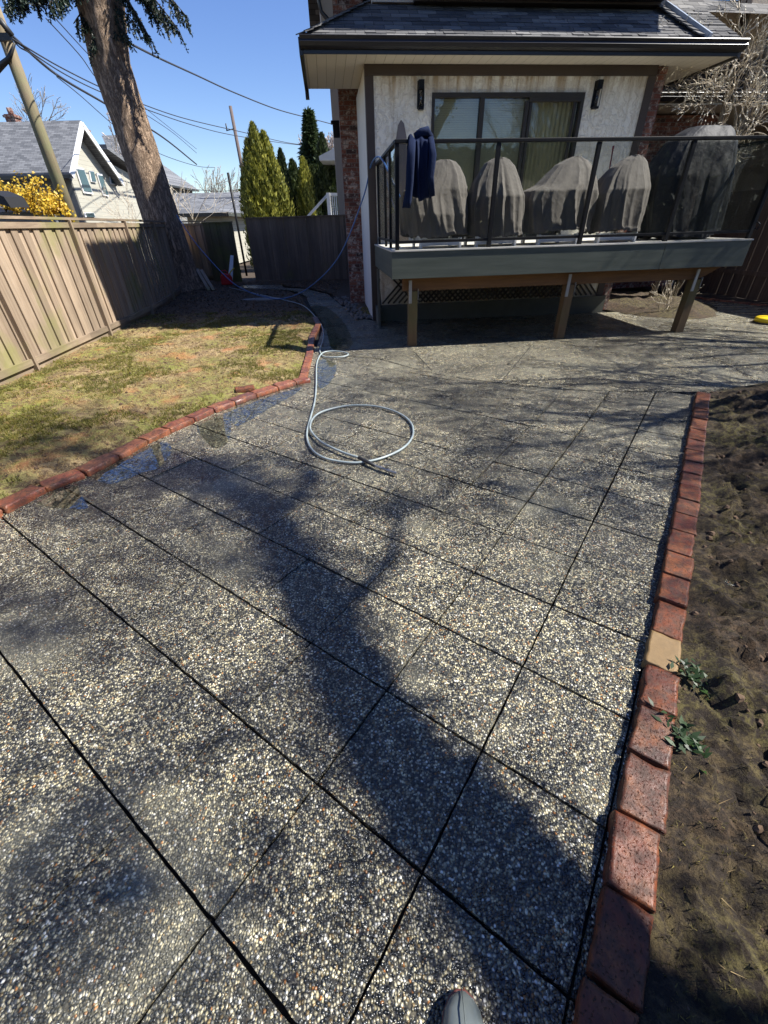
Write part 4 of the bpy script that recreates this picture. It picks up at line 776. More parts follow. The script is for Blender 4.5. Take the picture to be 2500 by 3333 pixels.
# ---------------------------------------------------------------- things on the deck
def interp(z, tab): zs = [p[0] for p in tab][::-1] if tab[0][0] > tab[-1][0] else [p[0] for p in tab]; xs = [p[1] for p in tab][::-1] if tab[0][0] > tab[-1][0] else [p[1] for p in tab]; return float(np.interp(z, zs, xs))
def drape(name, lab, cat, left, right, yf, yb, z0, mat, seed, group=None, folds=11, amp=.07, n=2.5, nt=240, nz=64, hem=.03):
    zt = max(left[-1][0], right[-1][0]); V = []; zs = [zt-(zt-z0)*(k/nz)**1.25 for k in range(nz+1)]; loc = HL((left[0][1]+right[0][1])/2, (yf[0][1]+yb[0][1])/2, 1.386)
    c0 = None
    for k, z in enumerate(zs):
        t = (zt-z)/(zt-z0); xl, xr, y0, y1 = interp(z, left), interp(z, right), interp(z, yf), interp(z, yb); cx, cy, a_, b_ = (xl+xr)/2, (y0+y1)/2, (xr-xl)/2, (y1-y0)/2
        for j in range(nt):
            th = 2*math.pi*j/nt; c_, s_ = math.cos(th), math.sin(th); r = (abs(c_)**n+abs(s_)**n)**(-1/n)
            u = th*folds/6.283+seed*1.7+.9*noise.noise(Vector((c_*2, s_*2, t*.5+seed)))+.25*t*noise.noise(Vector((c_*1.1+5, s_*1.1, seed)))
            q1 = abs(2*(u % 1)-1); u2 = th*folds*2.3/6.283+seed+1.1*noise.noise(Vector((c_*3, s_*3, seed+t*.8))); q2 = abs(2*(u2 % 1)-1); en = min(1, .15+t*1.5)*(.35+1.3*abs(noise.noise(Vector((c_*1.7, s_*1.7, seed*3.1)))))
            fo = ((1-q1**.55)*1.15-.35)*amp*en+((1-q2**.6)-.3)*amp*.38*en+.010*noise.noise(Vector((c_*3, s_*3, z*4+seed)))+.006*noise.noise(Vector((c_*9, s_*9, z*16+seed)))
            fo += .035*math.exp(-((((th-.55+.1*math.sin(z*3)) % 6.283))/.035)**2)+.03*math.exp(-((((th-4.0-.15*t) % 6.283))/.03)**2)+(.025 if t > .955 else 0)
            r *= 1+fo; zz = z-(hem*noise.noise(Vector((c_*2.3, s_*2.3, seed)))+.02*math.sin(th*3+seed))*max(0, t-.75)*4+.05*abs(noise.noise(Vector((c_*5, s_*5, seed+2))))*max(0, t-.9)*10
            if k < 8: zz += .012*noise.noise(Vector((c_*3, s_*3, seed)))
            V.append(HL(cx+a_*c_*r, cy+b_*s_*r, zz))
    mb = MB(); mb.add(V, [(k*nt+j, (k+1)*nt+j, (k+1)*nt+(j+1) % nt, k*nt+(j+1) % nt) for k in range(nz) for j in range(nt)]+[tuple(range(nt))], 0, True)
    o = mb.build(name, mat, origin=loc); return tag(o, lab, cat, group)
G_ = 'covered chairs on the deck'
# tables run from hem (low z) to crown
drape('chair_cover', 'taupe chair cover beside the navy hoodie, arm bulging to the left', 'furniture cover', [(1.45, .44), (1.6, .36), (2.0, .30), (2.09, .34), (2.16, .46), (2.25, .60), (2.36, .70), (2.41, .77), (2.435, .87)], [(1.45, 1.33), (1.7, 1.33), (2.05, 1.30), (2.25, 1.22), (2.36, 1.15), (2.41, 1.09), (2.435, .99)], [(1.45, -2.38), (1.8, -2.36), (2.1, -2.25), (2.43, -2.08)], [(1.45, -1.55), (2.0, -1.62), (2.1, -1.8), (2.43, -1.98)], 1.53, COVER, 1, G_, 8, .21)
drape('chair_cover', 'taupe chair cover behind the second railing post, with crumpled right side', 'furniture cover', [(1.45, 1.37), (1.9, 1.34), (2.16, 1.38), (2.30, 1.46), (2.39, 1.52), (2.43, 1.60), (2.45, 1.69)], [(1.42, 2.20), (1.7, 2.17), (2.0, 2.13), (2.2, 2.06), (2.35, 1.97), (2.42, 1.88), (2.45, 1.78)], [(1.42, -2.36), (2.0, -2.33), (2.43, -2.1)], [(1.42, -1.5), (2.1, -1.7), (2.43, -1.98)], 1.49, COVER, 2, G_, 8, .25)
drape('chair_cover', 'taupe chair cover sloping down to the left behind the middle glass pane', 'furniture cover', [(1.48, 2.24), (1.7, 2.18), (1.95, 2.14), (2.06, 2.18), (2.12, 2.34), (2.25, 2.48), (2.36, 2.60), (2.42, 2.74), (2.45, 2.84)], [(1.48, 3.24), (1.8, 3.25), (2.1, 3.26), (2.3, 3.20), (2.40, 3.08), (2.45, 2.94)], [(1.48, -2.37), (2.05, -2.3), (2.44, -2.08)], [(1.48, -1.5), (2.1, -1.7), (2.44, -1.97)], 1.54, COVER, 3, G_, 7, .20)
drape('chair_cover', 'taupe chair cover with a pointed fold, right of the third railing post', 'furniture cover', [(1.45, 3.34), (1.8, 3.30), (2.0, 3.29), (2.2, 3.38), (2.32, 3.48), (2.41, 3.62), (2.45, 3.74)], [(1.42, 4.10), (1.8, 4.14), (2.1, 4.14), (2.28, 4.06), (2.38, 4.00), (2.43, 3.93), (2.455, 3.82)], [(1.42, -2.36), (2.05, -2.3), (2.44, -2.1)], [(1.42, -1.5), (2.1, -1.7), (2.44, -1.97)], 1.52, COVER, 4, G_, 8, .22)
drape('grill_cover', 'tall black vinyl grill cover rising above the railing at the right', 'furniture cover', [(1.40, 4.42), (1.9, 4.28), (2.2, 4.24), (2.45, 4.34), (2.62, 4.44), (2.72, 4.58), (2.79, 4.74)], [(1.40, 5.52), (2.0, 5.50), (2.4, 5.46), (2.62, 5.42), (2.74, 5.37), (2.79, 5.30)], [(1.4, -2.25), (2.2, -2.2), (2.6, -2.1), (2.79, -1.95)], [(1.4, -1.4), (2.3, -1.45), (2.79, -1.6)], 1.42, VINYL, 6, None, 6, .13, 3.4)
drape('grill_cover_base', 'x', 'x', [(1.386, 4.5), (1.5, 4.5)], [(1.386, 5.4), (1.5, 5.4)], [(1.386, -2.2), (1.5, -2.2)], [(1.386, -1.5), (1.5, -1.5)], 1.388, BLACKR, 6, None, 3, .01, 5, 20, 3)
gb = bpy.data.objects['grill_cover_base']; gb.name = 'grill_cart'; tag(gb, 'black bottom edge of the cart under the grill cover', 'grill')
def chair(X_, lab, face=-1):
    t = thing('garden_chair', lab, 'chair', HL(X_, -2.02, 1.386), HR, 'white wooden chairs under the covers'); 
    for sx in (-.30, .30):
        for sy, hgt, tl in ((-.30, .34, .05), (.30, .52, 0)):
            q = MB(); q.bar((sx, sy+.05, 0.0), (sx, sy+.05, .13), .03, .10, up=Vector((0, 1, 0))); q.build('leg', WHITE, t)
    q = MB(); q.box(-.30, .30, -.26, -.235, .03, .12); q.build('apron', WHITE, t)
    q = MB(); [q.box(-.26, .26, -.14+.08*i, -.08+.08*i, .32, .34) for i in range(5)]; q.build('seat', WHITE, t)
    q = MB(); [q.bar((-.16+.08*i, .0, .30), (-.16+.08*i, .02, .80-.015*(i-2)**2), .02, .07, up=Vector((1, 0, 0))) for i in range(5)]; q.build('backrest', WHITE, t); return t
for X_, lab in ((.86, 'white slatted chair showing below the leftmost taupe cover'), (1.72, 'white slatted chair showing below the crumpled taupe cover'), (2.70, 'white slatted chair showing below the sloping taupe cover'), (3.66, 'white slatted chair showing below the pointed fold cover')): chair(X_, lab)
# navy hoodie hung over the rail
mb = MB(); nu, nv = 46, 40; V = []
def hood(u, v):                                        # u across 0..1, v from hem (front) over the rail to the back
    X_ = .31+.33*u+.02*math.sin(v*5+u*4)-(.05*(v-.3) if v > .3 else -.02)*(u-.5)*2; wv = .022*math.sin(u*17+v*2.2)+.012*math.sin(u*31+v*5)+.012*noise.noise(Vector((u*6, v*5, 2)))
    zb = 1.97+.02*math.sin(u*9)+(-.09 if u < .18 else 0)+.03*(u > .25)*(u < .5); Xp = X_-(.06*(1-u))*(1-min(1, v/.5))
    if v < .62: t = v/.62; z = zb+(2.59-zb)*t; y = -2.575-.045*math.sin(t*2.6)-wv*(1.2-t*.5)
    elif v < .74: t = (v-.62)/.12; z = 2.59+.045*math.sin(t*math.pi)+.02*math.sin(u*14); y = -2.575+.16*t; 
    else: t = (v-.74)/.26; z = 2.59-.38*t; y = -2.42+.02*math.sin(u*13)+.03*t
    return (Xp, y, z+.012*noise.noise(Vector((u*9, v*9, 7))))
for j in range(nv+1):
    for i in range(nu+1): V.append(HL(*hood(i/nu, j/nv)))
mb.add(V, [(j*(nu+1)+i, j*(nu+1)+i+1, (j+1)*(nu+1)+i+1, (j+1)*(nu+1)+i) for j in range(nv) for i in range(nu)], 0, True)
hoodie = thing('hoodie', 'navy blue hooded sweatshirt hung over the front railing near its left corner', 'clothing', HL(.47, -2.5, 2.6), world=True)
q = mb.build('body', NAVY, hoodie); so_ = q.modifiers.new('solid', 'SOLIDIFY'); so_.thickness = .012
mb = MB(); mb.tube([HL(.36, -2.60, 2.58), HL(.335, -2.65, 2.40), HL(.32, -2.66, 2.15), HL(.30, -2.65, 1.96), HL(.295, -2.64, 1.88)], [.045, .055, .052, .046, .040], 14, wob=.5); mb.build('sleeve', NAVY, hoodie)
mb = MB(); mb.tube([HL(.60, -2.58, 2.60), HL(.625, -2.64, 2.42), HL(.60, -2.66, 2.20), HL(.635, -2.64, 2.0)], [.035, .045, .04, .036], 14, wob=.5); mb.build('sleeve', NAVY, hoodie)
mb = MB(); mb.tube([HL(.40, -2.50, 2.63), HL(.48, -2.52, 2.66), HL(.56, -2.53, 2.67), HL(.62, -2.50, 2.63)], [.03, .05, .055, .03], 12, wob=.5); mb.build('hood', NAVY, hoodie)
# surfboard-like plank against the wall
P = [onv(x, y, -.10) for x, y in [(1287, 450), (1288, 425), (1294, 408), (1301, 402), (1308, 410), (1313, 430), (1316, 470), (1322, 560), (1330, 770)]]
sb = MB(); cx = .60; outl = [(cx-.13, 1.39), (cx-.145, 1.9), (cx-.14, 2.5), (cx-.11, 2.9), (cx-.07, 3.08), (cx-.02, 3.15), (cx+.03, 3.10), (cx+.075, 2.92), (cx+.10, 2.5), (cx+.11, 1.9), (cx+.10, 1.39)]
sb.prism([HL(x, -.33+.10*(z-1.39), z) for x, z in outl], HV*.05); o = sb.build('paddle_board', plain('grey_board', (.17, .14, .12), .5, .15, 5, .1), origin=HL(cx, -.3, 1.39), bevel=.012); tag(o, 'grey rounded board leaning on the stucco wall behind the railing', 'board')
mb = MB(); mb.tube([HL(4.50, -.12, 2.78), HL(4.47, -.25, 2.0), HL(4.45, -.4, 1.39)], .012, 8); mb.tube([HL(4.50, -.12, 2.78), HL(4.497, -.125, 2.72)], .018, 8); tag(mb.build('broom_handle', plain('dark_red_handle', (.22, .03, .04), .4, .1, 10, 0), origin=HL(4.5, -.2, 1.39)), 'thin dark red pole leaning on the stucco wall', 'pole')
PLAST = NT('crumpled_plastic'); PLAST.col((.7, .74, .76)).rough(.15).set(Transmission_Weight=.4); PLAST = PLAST.m
for X_, Y_, s_, lab in ((5.15, -1.0, .11, 'crumpled clear plastic on the deck floor at its right end'), (.28, -2.2, .035, 'small clear cup on the deck floor by the left corner'), (.30, -1.75, .035, 'small blue cup on the deck floor by the left railing')):
    mb = MB(); V = []; 
    for i in range(7):
        for j in range(14): a = 2*math.pi*j/14; e = i/6*math.pi/2; r = s_*(1+.25*noise.noise(Vector((math.cos(a)*2, math.sin(a)*2, i+X_)))); V.append(HL(X_+r*math.cos(a)*math.cos(e), Y_+r*.7*math.sin(a)*math.cos(e), 1.386+r*.7*math.sin(e)))
    mb.add(V, [(i*14+j, i*14+(j+1) % 14, (i+1)*14+(j+1) % 14, (i+1)*14+j) for i in range(6) for j in range(14)], 0, True); tag(mb.build('plastic_scrap' if s_ > .1 else 'cup', PLAST, origin=HL(X_, Y_, 1.386)), lab, 'plastic' if s_ > .1 else 'cup')

# ---------------------------------------------------------------- hoses
def spline(P, n=8):
    P = [Vector(p) for p in P]; P = [P[0]*2-P[1]]+P+[P[-1]*2-P[-2]]; out = []
    for i in range(1, len(P)-2):
        for k in range(n):
            t = k/n; p0, p1, p2, p3 = P[i-1:i+3]; out.append(.5*((2*p1)+(-p0+p2)*t+(2*p0-5*p1+4*p2-p3)*t*t+(-p0+3*p1-3*p2+p3)*t**3))
    out.append(P[-2]); return out
zz = .021
back = [Vector(p) for p in [(-5.0, 15.9, .06), (-3.4, 13.7, .07), (-2.45, 12.4, .08), (-1.85, 11.5, .06)]]
hp = [gz(x, y, .02) for x, y in [(1034, 1040), (1050, 1068), (1053, 1100), (1044, 1130), (1042, 1146), (1056, 1161), (1090, 1166), (1122, 1163), (1134, 1156), (1118, 1149), (1085, 1146), (1052, 1151), (1036, 1168), (1030, 1195), (1029.5, 1250), (1025, 1304), (1012, 1355), (1003, 1387), (999, 1416), (1005, 1445), (1023, 1471), (1055, 1490), (1099, 1501), (1153, 1506), (1207, 1500), (1254, 1487), (1298, 1467), (1327, 1445), (1343, 1420), (1345, 1398), (1338, 1377), (1316, 1355), (1280, 1337), (1233, 1324), (1182, 1319), (1131, 1320.5), (1081, 1330), (1041, 1348), (1017.5, 1369), (1010, 1395), (1019, 1416), (1045, 1442), (1081, 1461.6), (1124, 1480), (1168, 1494)]]
for i in range(6, 12): hp[i].z = .035
for i in range(-8, 0): hp[i].z = .035
hose = thing('garden_hose', 'grey water hose looped on the paving with a brass shutoff end', 'hose', gz(1180, 1420), world=True)
allp = spline(back+hp, 6); mb = MB(); mb.tube(allp, .0105, 10); mb.build('tube', GREYH, hose)
e0, e1, e2, e3 = hp[-1], gz(1222, 1516, .035), gz(1247, 1528.5, .03), gz(1292, 1541, .03)
mb = MB(); mb.tube([e0, e0.lerp(e1, .5), e1], [.0155, .016, .0145], 12); mb.build('grip_sleeve', BLACKR, hose)
mb = MB(); dv = (e3-e1).normalized(); L = (e3-e1).length
mb.tube([e1, e1+dv*L*.18, e1+dv*L*.19, e1+dv*L*.3, e1+dv*L*.31, e1+dv*L*.55, e1+dv*L*.56, e1+dv*L*.72, e1+dv*L*.73, e1+dv*L], [.011, .011, .016, .016, .012, .014, .019, .019, .014, .013], 12, smooth=False)
mb.bar(e1+dv*L*.5+Vector((0, 0, .01)), e1+dv*L*.55+Vector((0, 0, .035)), .012, .012); mb.bar(e1+dv*L*.42+Vector((0, 0, .036)), e1+dv*L*.70+Vector((.01, .01, .052)), .012, .006); mb.build('valve', BRASS, hose)
A_, B_ = np.array([-6.4, 15.6, 0]), np.array([-.15, 9.7, 0]); dd_ = B_-A_; nn = (dd_[1], -dd_[0], 0)
P = [gp(x, y, A_, nn) for x, y in [(575, 700), (640, 795), (740, 905), (800, 945), (860, 966), (920, 972), (1000, 940), (1100, 840), (1180, 650), (1205, 545)]]
P = P+[HL(.10, -.6, 2.62), HL(.13, -1.3, 2.50), HL(.25, -1.6, 2.2), HL(.42, -1.5, 1.95)]
mb = MB(); mb.tube(spline(P, 8), .0125, 8); tag(mb.build('blue_hose', BLUEH, origin=HL(.1, -.6, 2.5)), 'blue hose hanging in a long curve from deck railing to fence', 'hose')

# ---------------------------------------------------------------- small things in the yard
cp = Vector((-5.35, 16.9, .05)); can = thing('fuel_can', 'red plastic fuel can with yellow spout by the gate', 'fuel can', cp, .2)
mb = MB(); mb.prism([(-.19, -.10, 0), (.19, -.10, 0), (.20, -.10, .22), (.15, -.10, .32), (-.08, -.10, .36), (-.19, -.10, .26)], (0, .2, 0)); mb.build('tank', plain('red_plastic', (.50, .015, .015), .4, .15, 8, .1), can, bevel=.03)
mb = MB(); mb.tube([(-.14, 0, .28), (-.13, 0, .42), (.02, 0, .44), (.10, 0, .34)], .02, 8); mb.build('handle', bpy.data.materials['red_plastic'], can); mb = MB(); mb.tube([(.13, 0, .30), (.18, 0, .38), (.34, -.02, .50)], [.028, .022, .018], 10); mb.build('spout', plain('yellow_plastic', (.75, .55, .05), .4, .1, 8, 0), can)
sp = thing('scrap_boards', 'two pale scrap boards leaning against the fir roots', 'boards', (-5.6, 15.6, 0)); 
for k in range(2):
    q = MB(); q.bar((-.35+.13*k, .35, .62-.03*k), (.12+.15*k, -.3, .05), .10, .03); q.build('board', FENCEW, sp)
mb = MB(); V = [gy(742, 905, 17.2), gy(750, 830, 17.4), gy(760, 832, 17.4), gy(757, 912, 17.2)]; mb.prism(V, (0, .03, 0)); tag(mb.build('white_panel', WHITE, origin=V[0]), 'pale upright board standing in the gap beside the gate', 'board')
mb = MB()
for i in range(24):
    a = 6.283*i/24
Vr = [Vector((-3.2+.55*math.cos(a)*(1+.3*n2(a, 1, 2)), 12.9+.22*math.sin(a), lawn_h(-3.2, 12.9)+.025)) for a in np.arange(0, 6.28, .3)]
mb.add(Vr+[v-Vector((0, 0, .1)) for v in Vr], [tuple(range(len(Vr)))]+[(i+len(Vr), (i+1) % len(Vr)+len(Vr), (i+1) % len(Vr), i) for i in range(len(Vr))]); tag(mb.build('stepping_stone', plain('grey_stone', (.20, .19, .17), .8, .3, 6, .5), origin=(-3.2, 12.9, 0)), 'flat grey stone half buried in the leaf litter', 'stone')
# yellow surface cleaner
yc = gz(2500, 1052); yl = thing('surface_cleaner', 'yellow round pressure washer surface cleaner at the right edge', 'surface cleaner', yc)
mb = MB(); mb.lathe([(.24, .0), (.245, .03), (.21, .035)], 36); mb.build('skirt', BLACKR, yl); mb = MB(); mb.lathe([(.235, .032), (.232, .085), (.20, .105), (.10, .115), (.04, .13)], 36); mb.build('cover', plain('yellow_cover', (.78, .56, .02), .35, .06, 6, .05), yl)
mb = MB(); mb.tube([(0, 0, .12), (.12, .05, .45), (.25, .1, .8)], .014, 8); mb.build('wand', WHITE, yl)
# rubber boot of the photographer
boot = thing('rubber_boot', 'grey green rubber boot toe at the bottom edge with red sole rim', 'boot', (.155, -.03, 0), R(-4)); V = []; n = 28
sec = [(-.10, .055, .075, .10), (-.06, .058, .08, .11), (0, .054, .075, .105), (.06, .055, .06, .085), (.11, .056, .05, .072), (.15, .054, .045, .064), (.18, .046, .040, .054), (.20, .032, .034, .042), (.212, .012, .03, .03)]
mb = MB()
for y, wd, zc, h in sec:
    for j in range(n): a = 2*math.pi*j/n; V.append((wd*math.copysign(abs(math.cos(a))**.8, math.cos(a)), y, max(.012, zc*.75+h*.62*math.sin(a))))
mb.add(V, [(i*n+j, i*n+(j+1) % n, (i+1)*n+(j+1) % n, (i+1)*n+j) for i in range(len(sec)-1) for j in range(n)]+[tuple((len(sec)-1)*n+j for j in range(n))], 0, True)
BOOTM = NT('boot_rubber'); BOOTM.col(BOOTM.mix(BOOTM.noise(30, 4), (.10, .115, .11), (.16, .18, .17))).rough(.22); BOOTM.bump(BOOTM.noise(60, 3), .12, .002); BOOTM = BOOTM.m
mb.build('foot', BOOTM, boot); mb = MB(); mb.tube([(0, -.08, .06), (0, -.10, .18), (0, -.11, .34)], [.062, .06, .075], 24, cap=False); mb.build('shaft', BOOTM, boot)
mb = MB(); ol = [(.060*math.copysign(abs(math.cos(a))**.7, math.cos(a))*(1 if s_ < .12 else 1), s_) for a, s_ in []]
outl = [(-.058, -.10), (-.061, 0), (-.061, .08), (-.059, .13), (-.050, .175), (-.032, .205), (-.012, .218), (.012, .218), (.032, .205), (.050, .175), (.059, .13), (.061, .08), (.061, 0), (.058, -.10)]
mb.prism([(x, y, .0) for x, y in outl], (0, 0, .022)); mb.build('sole', plain('dark_red_sole', (.13, .04, .03), .5, .2, 20, .2), boot, bevel=.004)
mb = MB(); mb.tube([(0, .215, .045), (0, .18, .078), (0, .13, .094), (0, .06, .115)], .0018, 5); mb.build('seam', BOOTM, boot)
# leafy weeds
for k, (px, py, s_, lab) in enumerate([(2225, 2400, .055, 'leafy green weed beside the pitted brown brick'), (2265, 2205, .05, 'small bright green weed in the moss above the tan brick edging')]):
    p = gz(px, py, .05); L_ = []; rnd = random.Random(k+4)
    for i in range(60):
        a = rnd.uniform(0, 6.28); l = s_*rnd.uniform(.5, 1.1); el = rnd.uniform(.1, .9); d = Vector((math.cos(a)*math.cos(el), math.sin(a)*math.cos(el), math.sin(el))); sd = d.cross(Vector((0, 0, 1))).normalized()*l*.17; b0 = p+Vector((rnd.gauss(0, s_*.45), rnd.gauss(0, s_*.8), .0))
        L_.append([b0, b0+d*l*.35+sd, b0+d*l+Vector((0, 0, -l*.2)), b0+d*l*.35-sd])
    o = soup('weed', np.array([[tuple(v) for v in q] for q in L_]), WEED, origin=p); tag(o, lab, 'plant', 'weeds by the bed edging')

# ---------------------------------------------------------------- background: houses
def vplane_pts(pix, P, n): return [gp(x, y, P, n) for x, y in pix]
SIDE = NT('lap_siding'); _w = SIDE.n('ShaderNodeTexWave', wave_type='BANDS', bands_direction='Z', wave_profile='SAW'); SIDE.l(SIDE.tc.outputs['Object'], _w.inputs['Vector']); _w.inputs['Scale'].default_value = 1.7
SIDE.col(SIDE.mix(SIDE.ramp(_w.outputs['Fac'], [(0, 0.), (.12, 1.)]), (.20, .19, .16), (.46, .44, .36))).rough(.7); SIDE.bump(_w.outputs['Fac'], .6, .03); SIDE = SIDE.m
GSH = plain('grey_shingle_wall', (.17, .175, .17), .9, .3, 10, .4); DGL = plain('dark_window_glass', (.05, .09, .10), .08, .1, 2, 0)
nh = thing('siding_house', 'cream siding house with grey gable roof beyond the left fence', 'house', (-24, 30, 0), world=True)
P1 = gy(210, 535, 27); P1 = Vector((P1.x, P1.y, 0)); far_ = gy(345, 566, 31.); P2 = Vector((far_.x, far_.y, 0)); dv = (P2-P1); GL = dv.length; dv.normalize(); nv = Vector((dv.y, -dv.x, 0)); ez = gy(210, 535, 27).z; zap = gp(232, 412, P1, nv).z; midp = (P1+P2)/2
Z = Vector((0, 0, 1)); 
mb = MB(); mb.prism([P1, P2, P2+Z*ez, midp+Z*zap, P1+Z*ez], -nv*.2); mb.build('gable_wall', SIDE, nh)
mb = MB(); mb.prism([P1-nv*.0-dv*.01, P1-nv*16-dv*.01, P1-nv*16-dv*.01+Z*ez, P1-dv*.01+Z*ez], dv*.15); mb.build('side_wall', GSH, nh)
e_ = .7; sl_ = (zap-ez)/(GL/2)
mb = MB(); mb.prism([P1-dv*e_+Z*(ez-sl_*e_)+nv*.5, midp+Z*zap+nv*.5, P2+dv*e_+Z*(ez-sl_*e_)+nv*.5, P2+dv*e_+Z*(ez-sl_*e_+.22)+nv*.5, midp+Z*(zap+.25)+nv*.5, P1-dv*e_+Z*(ez-sl_*e_+.22)+nv*.5], -nv*17); mb.build('roof', SHG2, nh)
mb = MB()
for a, b in ((P1-dv*e_+Z*(ez-sl_*e_+.08), midp+Z*(zap+.1)), (midp+Z*(zap+.1), P2+dv*e_+Z*(ez-sl_*e_+.08))): mb.bar(a+nv*.53, b+nv*.53, .06, .26)
mb.build('barge_board', WHITE, nh); mb = MB(); mb.bar(P1-dv*(e_+.05)+Z*(ez-sl_*e_+.05)+nv*.5, P1-dv*(e_+.05)+Z*(ez-sl_*e_+.05)-nv*16, .12, .14); mb.build('gutter', GUTTER, nh)
def win(pix, par, P, n, fr=.1):
    V = vplane_pts(pix, P, n); c = sum(V, Vector())/4; mb = MB(); mb.prism([c+(v-c)*1.12+n*.03 for v in V], n*.05); o = mb.build('window', WHITE, par); o.parent = par; mb = MB(); mb.prism([c+(v-c)*.93+n*.085 for v in V], n*.02); g_ = mb.build('pane', DGL, o, origin=par.location)
for pix in ([(243, 549), (268, 552), (296, 628), (268, 624)], [(287, 557), (300, 559), (308, 592), (294, 590)], [(312, 567), (328, 570), (348, 636), (332, 632)], [(273, 693), (300, 693), (304, 706), (276, 706)]): win(pix, nh, P1, nv)
# lower annex to the right
P3 = P2+dv*3.6; ez2 = gp(385, 562, P1, nv).z
mb = MB(); mb.prism([P2+nv*.01, P3+nv*.01, P3+nv*.01+Z*(ez2), P2+nv*.01+Z*(ez2+.5)], -nv*.2); mb.build('annex_wall', SIDE, nh); mb = MB(); mb.prism([P2+nv*.5+Z*(ez2+.9), P3+nv*.5+dv*.6+Z*(ez2), P3+nv*.5+dv*.6+Z*(ez2+.2), P2+nv*.5+Z*(ez2+1.1)], -nv*9); mb.build('annex_roof', SHG3, nh)
win([(353, 570), (364, 572), (370, 600), (358, 598)], nh, P1, nv)
for x, y in ((42, 385), (268, 428)):
    p = gy(x, y, 34); mb = MB(); mb.box(p.x-.28, p.x+.28, p.y-.28, p.y+.28, p.z-1.5, p.z+.15); mb.box(p.x-.34, p.x+.34, p.y-.34, p.y+.34, p.z+.0, p.z+.1); mb.tube([p+Z*.1, p+Z*.45], .15, 8); mb.build('chimney', WBR, nh)
# porch roof in front of that house, lower left
mb = MB(); a, b, c_, d_ = gy(-60, 690, 24), gy(150, 690, 24), gy(120, 655, 27), gy(-60, 650, 27); mb.prism([a, b, c_, d_], (0, 0, .15)); mb.build('porch_roof', SHG2, nh)
mb = MB(); a = gy(-20, 690, 24.5); b = gy(170, 690, 24.5); mb.prism([Vector((a.x, a.y, 0)), Vector((b.x, b.y, 0)), b-Z*.1, a-Z*.1], (0, .2, 0)); mb.build('porch_wall', GSH, nh)
mb = MB(); a = gy(0, 640, 9); V = [gy(-40, 620, 9.2), gy(12, 640, 9.2), gy(36, 676, 9.2), gy(0, 664, 9.2), gy(-40, 655, 9.2)]; mb.prism(V, (0, .5, .02)); tag(mb.build('patio_umbrella', plain('black_canopy', (.012, .012, .013), .6, .1, 5, 0), origin=V[0]), 'black canopy corner poking above the fence at the left edge', 'umbrella')
# second house behind
def simple_roof(name, lab, pix_eave, pix_ridge, Ye, Yr, wall=SIDE, roofm=SHG2, drop=.5):
    t = thing(name, lab, 'house', gy(*pix_eave[0], Ye), world=True); E = [gy(x, y, Ye) for x, y in pix_eave]; Rg = [gy(x, y, Yr) for x, y in pix_ridge]
    ez_ = sum(p.z for p in E)/2; rz_ = sum(p.z for p in Rg)/2
    for p in E: p.z = ez_
    for p in Rg: p.z = rz_
    Bk = [Vector((p.x, 2*Yr-Ye, ez_)) for p in E]; mb = MB(); mb.add(E+Rg+Bk, [(0, 1, 3, 2), (2, 3, 5, 4), (1, 5, 3), (4, 0, 2)]); mb.add([p-Z*.12 for p in E+Bk], [(0, 2, 3, 1)]); mb.build('roof', roofm, t)
    mb = MB(); mb.bar(E[0]+Vector((0, -.03, -.08)), E[1]+Vector((0, -.03, -.08)), .1, .16); mb.bar(E[1]+Vector((.03, 0, -.08)), Bk[1]+Vector((.03, 0, -.08)), .1, .16); mb.build('gutter', GUTTER, t)
    mb = MB(); mb.box(E[0].x+drop, E[1].x-drop, Ye+drop, 2*Yr-Ye-drop, 0, ez_-.1); mb.build('wall', wall, t); return t
simple_roof('grey_house', 'large grey roofed house partly hidden behind the fir trunk', [(395, 585), (480, 590)], [(330, 440), (395, 440)], 44, 50, GSH)
simple_roof('garage', 'low garage with hipped grey roof right of the fir trunk', [(560, 692), (738, 694)], [(565, 628), (580, 628)], 26, 30, SIDE)
simple_roof('garage', 'wide low garage with flat looking grey roof behind the hipped one', [(600, 690), (790, 690)], [(592, 628), (776, 626)], 38, 44, WHITE, SHG2)
mb = MB(); V = [gy(705, 960, 19.5), gy(775, 960, 19.5), gy(775, 700, 19.5), gy(705, 700, 19.5)]; 
# neighbour stairs and porch at the right of the cedars
st = thing('porch_stairs', 'white porch railing and stair beyond the dark plank fence', 'stairs', gy(1110, 705, 22), world=True); mb = MB()
a, b = gy(1068, 632, 22), gy(1125, 632, 22); base_z = 1.6
mb.bar(a, b, .08, .09); mb.bar(Vector((a.x, a.y, a.z-1.0)), Vector((b.x, b.y, a.z-1.0)), .08, .09); s0 = gy(1040, 700, 22); mb.bar(a, Vector((a.x-1.4, a.y, a.z-1.1)), .08, .09)
for i in range(10): x = a.x+(b.x-a.x)*i/9; mb.box(x-.02, x+.02, a.y-.02, a.y+.02, a.z-1.0, a.z)
mb.box(a.x-.07, a.x+.07, a.y-.07, a.y+.07, 0, a.z+.05); mb.build('railing', WHITE, st); mb = MB(); mb.box(a.x, b.x+1, a.y, a.y+2, a.z-1.25, a.z-1.1); mb.box(a.x+.2, b.x+1, a.y+.4, a.y+2, 0, a.z-1.25); mb.build('landing', WHITE, st)
pr = thing('porch_roof', 'small grey and white porch roof beside the brick wall', 'roof', gy(1080, 520, 24), world=True); mb = MB()
V = [gy(1038, 508, 24), gy(1110, 470, 24), gy(1110, 522, 24), gy(1040, 522, 24)]; mb.prism(V, (.0, 2.5, 0)); mb.build('gable', plain('grey_white_panel', (.45, .46, .46), .6, .2, 3, .1), pr); mb = MB(); p = gy(1104, 522, 24); mb.box(p.x-.08, p.x+.08, 24, 24.2, 0, p.z); mb.build('post', WHITE, pr)

